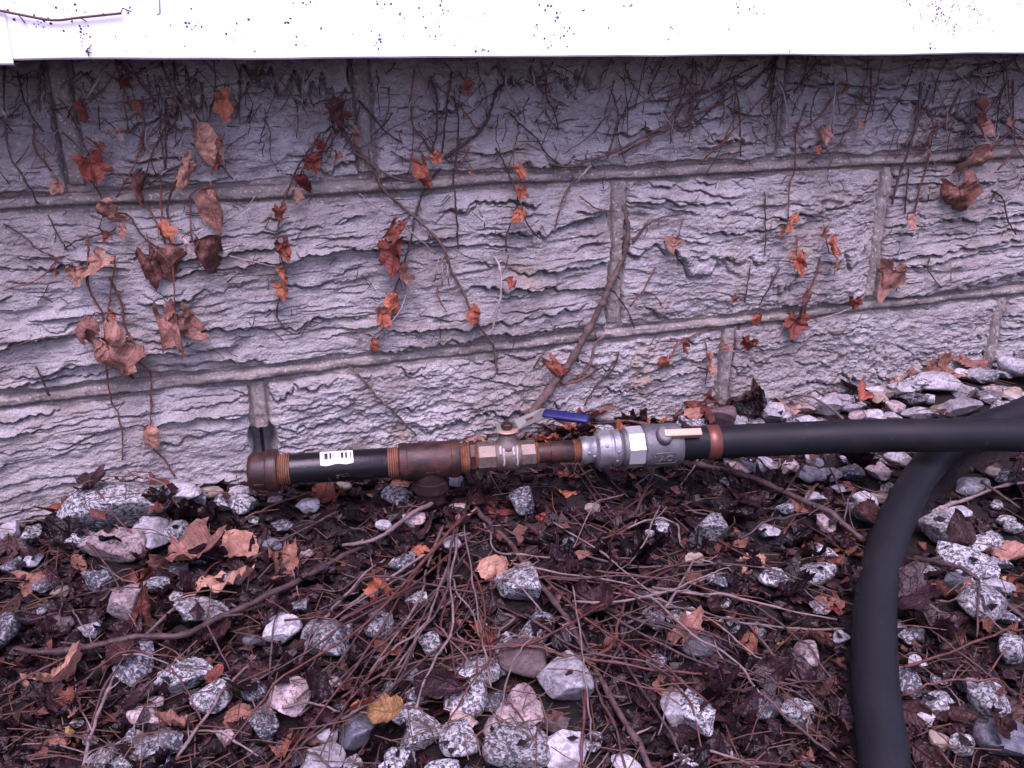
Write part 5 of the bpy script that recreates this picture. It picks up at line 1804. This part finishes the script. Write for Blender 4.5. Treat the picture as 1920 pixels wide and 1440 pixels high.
# ------------------------------------------------------------------ twigs
def twig(pts, r0, r1, bark, label=None, lift=0.0, world=False, seed=0, spurs=True):
    P = [np.array(p, float) for p in pts] if world else [grndp(a, b, 0.016) for a, b in pts]
    C = catmull(P, 6)
    n = len(C)
    C[:, 1] = np.minimum(C[:, 1], -0.028)
    ok = np.array([not on_hose(p[0], p[1], 0.0225) for p in C])
    runs, st0 = [], None
    for q in range(n + 1):
        if q < n and ok[q]:
            st0 = q if st0 is None else st0
        elif st0 is not None:
            runs.append((q - st0, st0, q))
            st0 = None
    L0 = max(runs)
    if L0[0] < 4:
        return None
    C = C[L0[1]:L0[2]]
    n = len(C)
    s = 1.0 if world else pxm(C[n // 2])
    rr = np.linspace(r0, r1, n) * s
    prof = []
    for p in C:
        z = hm(p[0], p[1])
        if under_pipe(p[0], p[1]):
            z = min(z, 0.012)
        prof.append(z)
    prof = np.array(prof)
    d = np.concatenate([[0], np.cumsum(np.linalg.norm(np.diff(C[:, :2], axis=0), axis=1))])
    hull = prof.copy()                                    # a stiff twig rests on the high points
    st = [0]
    for i in range(1, n):
        while len(st) >= 2 and (prof[st[-1]] - prof[st[-2]]) * (d[i] - d[st[-2]]) <= (prof[i] - prof[st[-2]]) * (d[st[-1]] - d[st[-2]]):
            st.pop()
        st.append(i)
    hull = np.interp(d, d[st], prof[st])
    k = 4
    mx = np.pad(prof, k, mode='edge')
    mx = np.array([mx[i:i + 2 * k + 1].max() for i in range(n)])
    z = np.minimum(hull, mx + 0.012)
    zz = np.pad(z, 3, mode='edge')
    z = np.array([zz[i:i + 7].mean() for i in range(n)])
    C[:, 2] = np.maximum(z, prof) + rr * 0.8 + lift
    jit = 0.0016 * np.stack([fbm(np.arange(n) * 0.3, np.full(n, seed * 1.31), 3, 2), fbm(np.arange(n) * 0.3, np.full(n, seed * 2.17 + 5), 4, 2), 0.5 * fbm(np.arange(n) * 0.3, np.full(n, seed * 0.77 + 9), 8, 2)], 1)
    C = C + jit
    kn = np.clip(1 + 0.3 * (nrng.random(n) > 0.85) + 0.10 * nrng.standard_normal(n), 0.75, 1.5)
    parts = [tube(C, rr * kn, 6, True, 0.10, seed)]
    if spurs:
        for q in range(3, n - 2, 4):
            if rng.random() < 0.45:
                t = C[q + 1] - C[q - 1]
                t /= np.linalg.norm(t) + 1e-9
                sd_ = np.cross(t, [0, 0, 1]) * rng.choice((-1, 1))
                L = rng.uniform(0.006, 0.022)
                e1 = C[q] + (t * 0.7 + sd_ * 0.6) * L + np.array([0, 0, rng.uniform(0, 0.4) * L])
                parts.append(tube([C[q], (C[q] + e1) / 2 + nrng.normal(0, 0.0008, 3), e1], [rr[q] * 0.6, rr[q] * 0.5, rr[q] * 0.35], 5))
    V, F = merge(parts)
    o = mk("fallen_twig", V, F, M[bark], None, True, None, C[n // 2])
    tl = {'twig': "bare brown twig", 'twig_red': "slender reddish twig", 'twig_pale': "pale greyish twig"}[bark]
    mp = pts[len(pts) // 2]
    tag(o, label or tl + " lying " + zone(*mp), "twig", "fallen twigs on the ground")
    return o


twig([(22, 1195), (75, 1206), (150, 1208), (255, 1195), (340, 1190), (400, 1152), (480, 1115), (560, 1070), (640, 1018), (700, 985)], 6.5, 6, 'twig', "thickest fallen branch curving across the gravel at the left", 0.002)
twig([(640, 998), (700, 1000), (740, 985), (790, 958), (822, 928), (838, 905)], 3.4, 5.5, 'twig_pale', "pale bent branch running up under the rusty tee", 0.004)
twig([(868, 905), (905, 950), (955, 1000), (1000, 1062), (1060, 1140), (1100, 1210), (1150, 1300), (1200, 1380), (1235, 1450)], 6, 5, 'twig', "long branch running from the tee down towards the lower right", 0.002)
twig([(860, 765), (895, 800), (925, 830)], 5, 4.5, 'twig_pale', "short thick pale stick propped behind the ball valve", 0.010)
twig([(1300, 850), (1400, 880), (1480, 925), (1560, 968), (1625, 1000)], 6.5, 5, 'twig', "thick straight branch slanting from the coupler to the trailing hose", 0.003)
twig([(1690, 1012), (1740, 1040), (1800, 1070), (1880, 1115), (1940, 1145)], 5.5, 4.5, 'twig', "thick twig right of the trailing hose crossing a long granite stone", 0.003)
TW = []
fan = [((826, 968), (640, 1215), (420, 1400)), ((832, 975), (690, 1190), (520, 1440)), ((836, 985), (735, 1200), (600, 1420)), ((843, 990), (760, 1190), (640, 1335)), ((850, 985), (800, 1120), (720, 1270)),
       ((846, 975), (790, 1150), (560, 1330)), ((822, 990), (660, 1160), (470, 1290)), ((838, 1000), (780, 1160), (690, 1240)), ((856, 1000), (838, 1100), (828, 1170)), ((815, 1010), (700, 1120), (560, 1230)),
       ((862, 990), (745, 1130), (640, 1190)), ((830, 1030), (790, 1130), (740, 1230)), ((860, 1010), (700, 1090), (600, 1170)), ((840, 960), (770, 1140), (660, 1290))]
for i, (a, b, c) in enumerate(fan):
    a = (a[0] + rng.uniform(-45, 50), a[1] + rng.uniform(-25, 95))
    b = (b[0] + rng.gauss(0, 22), b[1] + rng.gauss(0, 16))
    twig([a, ((a[0] + b[0]) / 2 + rng.gauss(0, 5), (a[1] + b[1]) / 2), b, ((c[0] + b[0]) / 2 + rng.gauss(0, 6), (c[1] + b[1]) / 2), c], rng.uniform(2.0, 3.5), rng.uniform(1.3, 2.3), rng.choice(['twig', 'twig_pale', 'twig', 'twig_red']),
         "slender twig in the bundle fanning down left from under the tee", rng.uniform(0.002, 0.014), seed=i)
for i, (pts, r_, b_) in enumerate([([(795, 1163), (860, 1205), (930, 1223), (1000, 1222), (1060, 1240), (1150, 1245), (1280, 1255), (1400, 1245), (1500, 1262), (1590, 1270)], 3.2, 'twig_red'),
                                   ([(640, 1290), (720, 1248), (800, 1232), (840, 1236), (930, 1225), (1000, 1220), (1090, 1160), (1180, 1100), (1260, 1050), (1285, 1015)], 2.6, 'twig_red'),
                                   ([(640, 1355), (700, 1330), (745, 1280), (770, 1215), (790, 1160)], 2.6, 'twig'), ([(640, 1310), (720, 1280), (780, 1235)], 2.4, 'twig_red'),
                                   ([(1025, 1065), (1080, 1095), (1130, 1120), (1190, 1150), (1250, 1165), (1330, 1180)], 3, 'twig'), ([(1160, 950), (1195, 930), (1215, 890), (1228, 860)], 3.6, 'twig'),
                                   ([(900, 940), (970, 985), (1060, 1010), (1150, 1030), (1240, 1040), (1300, 1050)], 2.4, 'twig'), ([(850, 1080), (960, 1060), (1100, 1068), (1240, 1085)], 2.2, 'twig_red'),
                                   ([(1040, 1045), (1080, 1000), (1130, 985), (1180, 960), (1195, 915)], 2.4, 'twig_red'), ([(1210, 1095), (1300, 1075), (1360, 1060)], 2.6, 'twig_pale'),
                                   ([(1225, 1085), (1290, 1098), (1335, 1105)], 3.4, 'twig_pale'), ([(1380, 1035), (1430, 1030), (1490, 1045)], 2.4, 'twig'), ([(1360, 1160), (1480, 1160), (1590, 1148)], 2.4, 'twig_pale'),
                                   ([(1280, 1245), (1360, 1240), (1460, 1245), (1540, 1262), (1600, 1268)], 3.4, 'twig'), ([(1725, 938), (1800, 925), (1870, 905), (1930, 898)], 3.2, 'twig_pale'),
                                   ([(1840, 900), (1890, 920), (1930, 935)], 2.8, 'twig'), ([(1680, 1260), (1760, 1235), (1850, 1200), (1930, 1160)], 2.8, 'twig_red'), ([(1690, 1285), (1780, 1288), (1850, 1297), (1930, 1280)], 2.4, 'twig_red'),
                                   ([(1730, 1165), (1790, 1210), (1850, 1250), (1910, 1290)], 2.6, 'twig'), ([(1680, 1200), (1780, 1210), (1870, 1230)], 2.2, 'twig'), ([(1390, 1140), (1450, 1210), (1520, 1270), (1590, 1340)], 2.6, 'twig'),
                                   ([(1360, 1265), (1420, 1300), (1480, 1340), (1560, 1390), (1620, 1430)], 3.2, 'twig'), ([(1280, 1390), (1340, 1398), (1410, 1425)], 2.6, 'twig_pale'),
                                   ([(1075, 1090), (1090, 1160), (1110, 1220), (1120, 1280), (1150, 1340), (1175, 1440)], 2.8, 'twig'), ([(1180, 1090), (1160, 1150), (1150, 1200), (1110, 1240), (1095, 1330), (1090, 1440)], 3.2, 'twig_red'),
                                   ([(1140, 1130), (1180, 1230), (1230, 1320), (1280, 1420)], 3, 'twig'), ([(1200, 1180), (1240, 1250), (1290, 1330), (1330, 1440)], 2.6, 'twig_red'), ([(1190, 1090), (1170, 1170), (1130, 1250)], 2.4, 'twig'),
                                   ([(0, 1270), (60, 1240), (150, 1195)], 2.6, 'twig'), ([(150, 1250), (210, 1220), (240, 1190)], 2.6, 'twig'), ([(260, 1185), (320, 1130), (370, 1100), (440, 1105)], 3, 'twig_pale'),
                                   ([(145, 1440), (165, 1370), (190, 1310), (210, 1270), (225, 1250)], 3.4, 'twig_pale'), ([(160, 1360), (200, 1280), (260, 1210)], 2.6, 'twig'), ([(325, 1400), (380, 1340), (440, 1270), (480, 1200)], 3, 'twig_pale'),
                                   ([(430, 1440), (500, 1400), (580, 1350), (640, 1310)], 3, 'twig_red'), ([(480, 1440), (560, 1385), (640, 1330), (720, 1290)], 3, 'twig'), ([(530, 1340), (590, 1320), (640, 1332)], 2.6, 'twig_pale'),
                                   ([(320, 1344), (400, 1360), (480, 1385)], 2.4, 'twig_pale'), ([(610, 1170), (640, 1120), (680, 1060), (720, 1020)], 2.8, 'twig_pale'), ([(560, 1240), (600, 1180), (640, 1140)], 2.6, 'twig'),
                                   ([(500, 1290), (505, 1220), (520, 1140)], 2.2, 'twig'), ([(640, 1110), (700, 1080), (790, 1035), (880, 990)], 3, 'twig_pale'), ([(640, 1150), (720, 1110), (800, 1080)], 2.4, 'twig'),
                                   ([(690, 1160), (640, 1240), (560, 1320)], 2.6, 'twig'), ([(455, 960), (520, 935), (590, 915)], 2.6, 'twig_red'), ([(0, 970), (60, 945), (120, 930)], 2.6, 'twig_pale'),
                                   ([(640, 1050), (690, 1075), (720, 1110)], 2.2, 'twig'), ([(940, 1125), (965, 1145), (938, 1175), (935, 1200)], 3, 'twig_pale'), ([(960, 1188), (1010, 1200), (1065, 1197)], 3, 'twig_pale'),
                                   ([(1000, 800), (1080, 790), (1160, 790), (1230, 800)], 4.2, 'twig'), ([(1110, 770), (1180, 790), (1250, 815)], 3.2, 'twig'), ([(900, 820), (960, 805), (1060, 800)], 3, 'twig'),
                                   ([(870, 860), (920, 830), (960, 790)], 3, 'twig_pale'), ([(1240, 760), (1290, 740), (1340, 735)], 2.6, 'twig_red'), ([(1480, 735), (1540, 760), (1580, 790)], 2.6, 'twig_pale'), ([(1390, 990), (1500, 960), (1560, 940)], 2.4, 'twig'),
                                   ([(1280, 920), (1320, 940), (1380, 930)], 2.4, 'twig'), ([(830, 930), (845, 985), (860, 1040)], 3.4, 'twig'), ([(880, 900), (872, 950), (868, 1000)], 3, 'twig'), ([(820, 985), (860, 995), (905, 985)], 4.5, 'twig')]):
    twig(pts, r_ * 1.05, r_ * 0.8, b_, None, rng.uniform(0.001, 0.008), seed=40 + i)
for i in range(44):
    if i < 16:
        a, b = (rng.uniform(860, 1180), rng.uniform(950, 1180)), (rng.uniform(980, 1380), rng.uniform(1150, 1440))
        if i % 2:
            b = (a[0] + rng.uniform(60, 330), a[1] + rng.uniform(-40, 130))
    elif i < 30:
        a, b = (rng.uniform(760, 920), rng.uniform(960, 1120)), (rng.uniform(560, 960), rng.uniform(1180, 1400))
    else:
        a, b = (rng.uniform(1000, 1250), rng.uniform(1020, 1160)), (rng.uniform(1330, 1600), rng.uniform(980, 1330))
    mx_, my_ = (a[0] + b[0]) / 2 + rng.gauss(0, 30), (a[1] + b[1]) / 2 + rng.gauss(0, 24)
    twig([a, ((a[0] + mx_) / 2 + rng.gauss(0, 7), (a[1] + my_) / 2 + rng.gauss(0, 7)), (mx_, my_), ((b[0] + mx_) / 2 + rng.gauss(0, 7), (b[1] + my_) / 2 + rng.gauss(0, 7)), b], rng.uniform(1.7, 2.9), rng.uniform(1.2, 1.9),
         rng.choice(['twig', 'twig_pale', 'twig_red', 'twig']), None, rng.uniform(0.002, 0.012), seed=500 + i)
for i in range(110):
    for _ in range(40):
        px, py = rng.uniform(0, 1920), rng.uniform(800, 1440)
        if py > 985 - 0.143 * px and not (px > 1300 and py < 860):
            break
    L = rng.uniform(60, 210)
    a = rng.choice([rng.gauss(0.75, 0.35), rng.gauss(2.3, 0.4), rng.uniform(0, 3.14)]) if px < 1900 else 0
    dx, dy = math.cos(a) * L / 2, math.sin(a) * L / 2 * 0.8
    bw = rng.gauss(0, 0.10) * L
    pts = [(px - dx, py - dy), (px + bw * 0.3, py + bw), (px + dx, py + dy)]
    ww = [grndp(pts[0][0] + (pts[2][0] - pts[0][0]) * t, pts[0][1] + (pts[2][1] - pts[0][1]) * t, 0.016) for t in np.linspace(0, 1, 9)]
    if min(p[1] - (975 - 0.143 * p[0]) for p in pts) < 0 or any(on_hose(q[0], q[1], 0.028) for q in ww):
        continue
    twig(pts, rng.uniform(1.4, 2.6), rng.uniform(1.1, 1.7), rng.choice(['twig', 'twig', 'twig_red', 'twig_pale']), None, rng.uniform(0, 0.008), seed=200 + i)
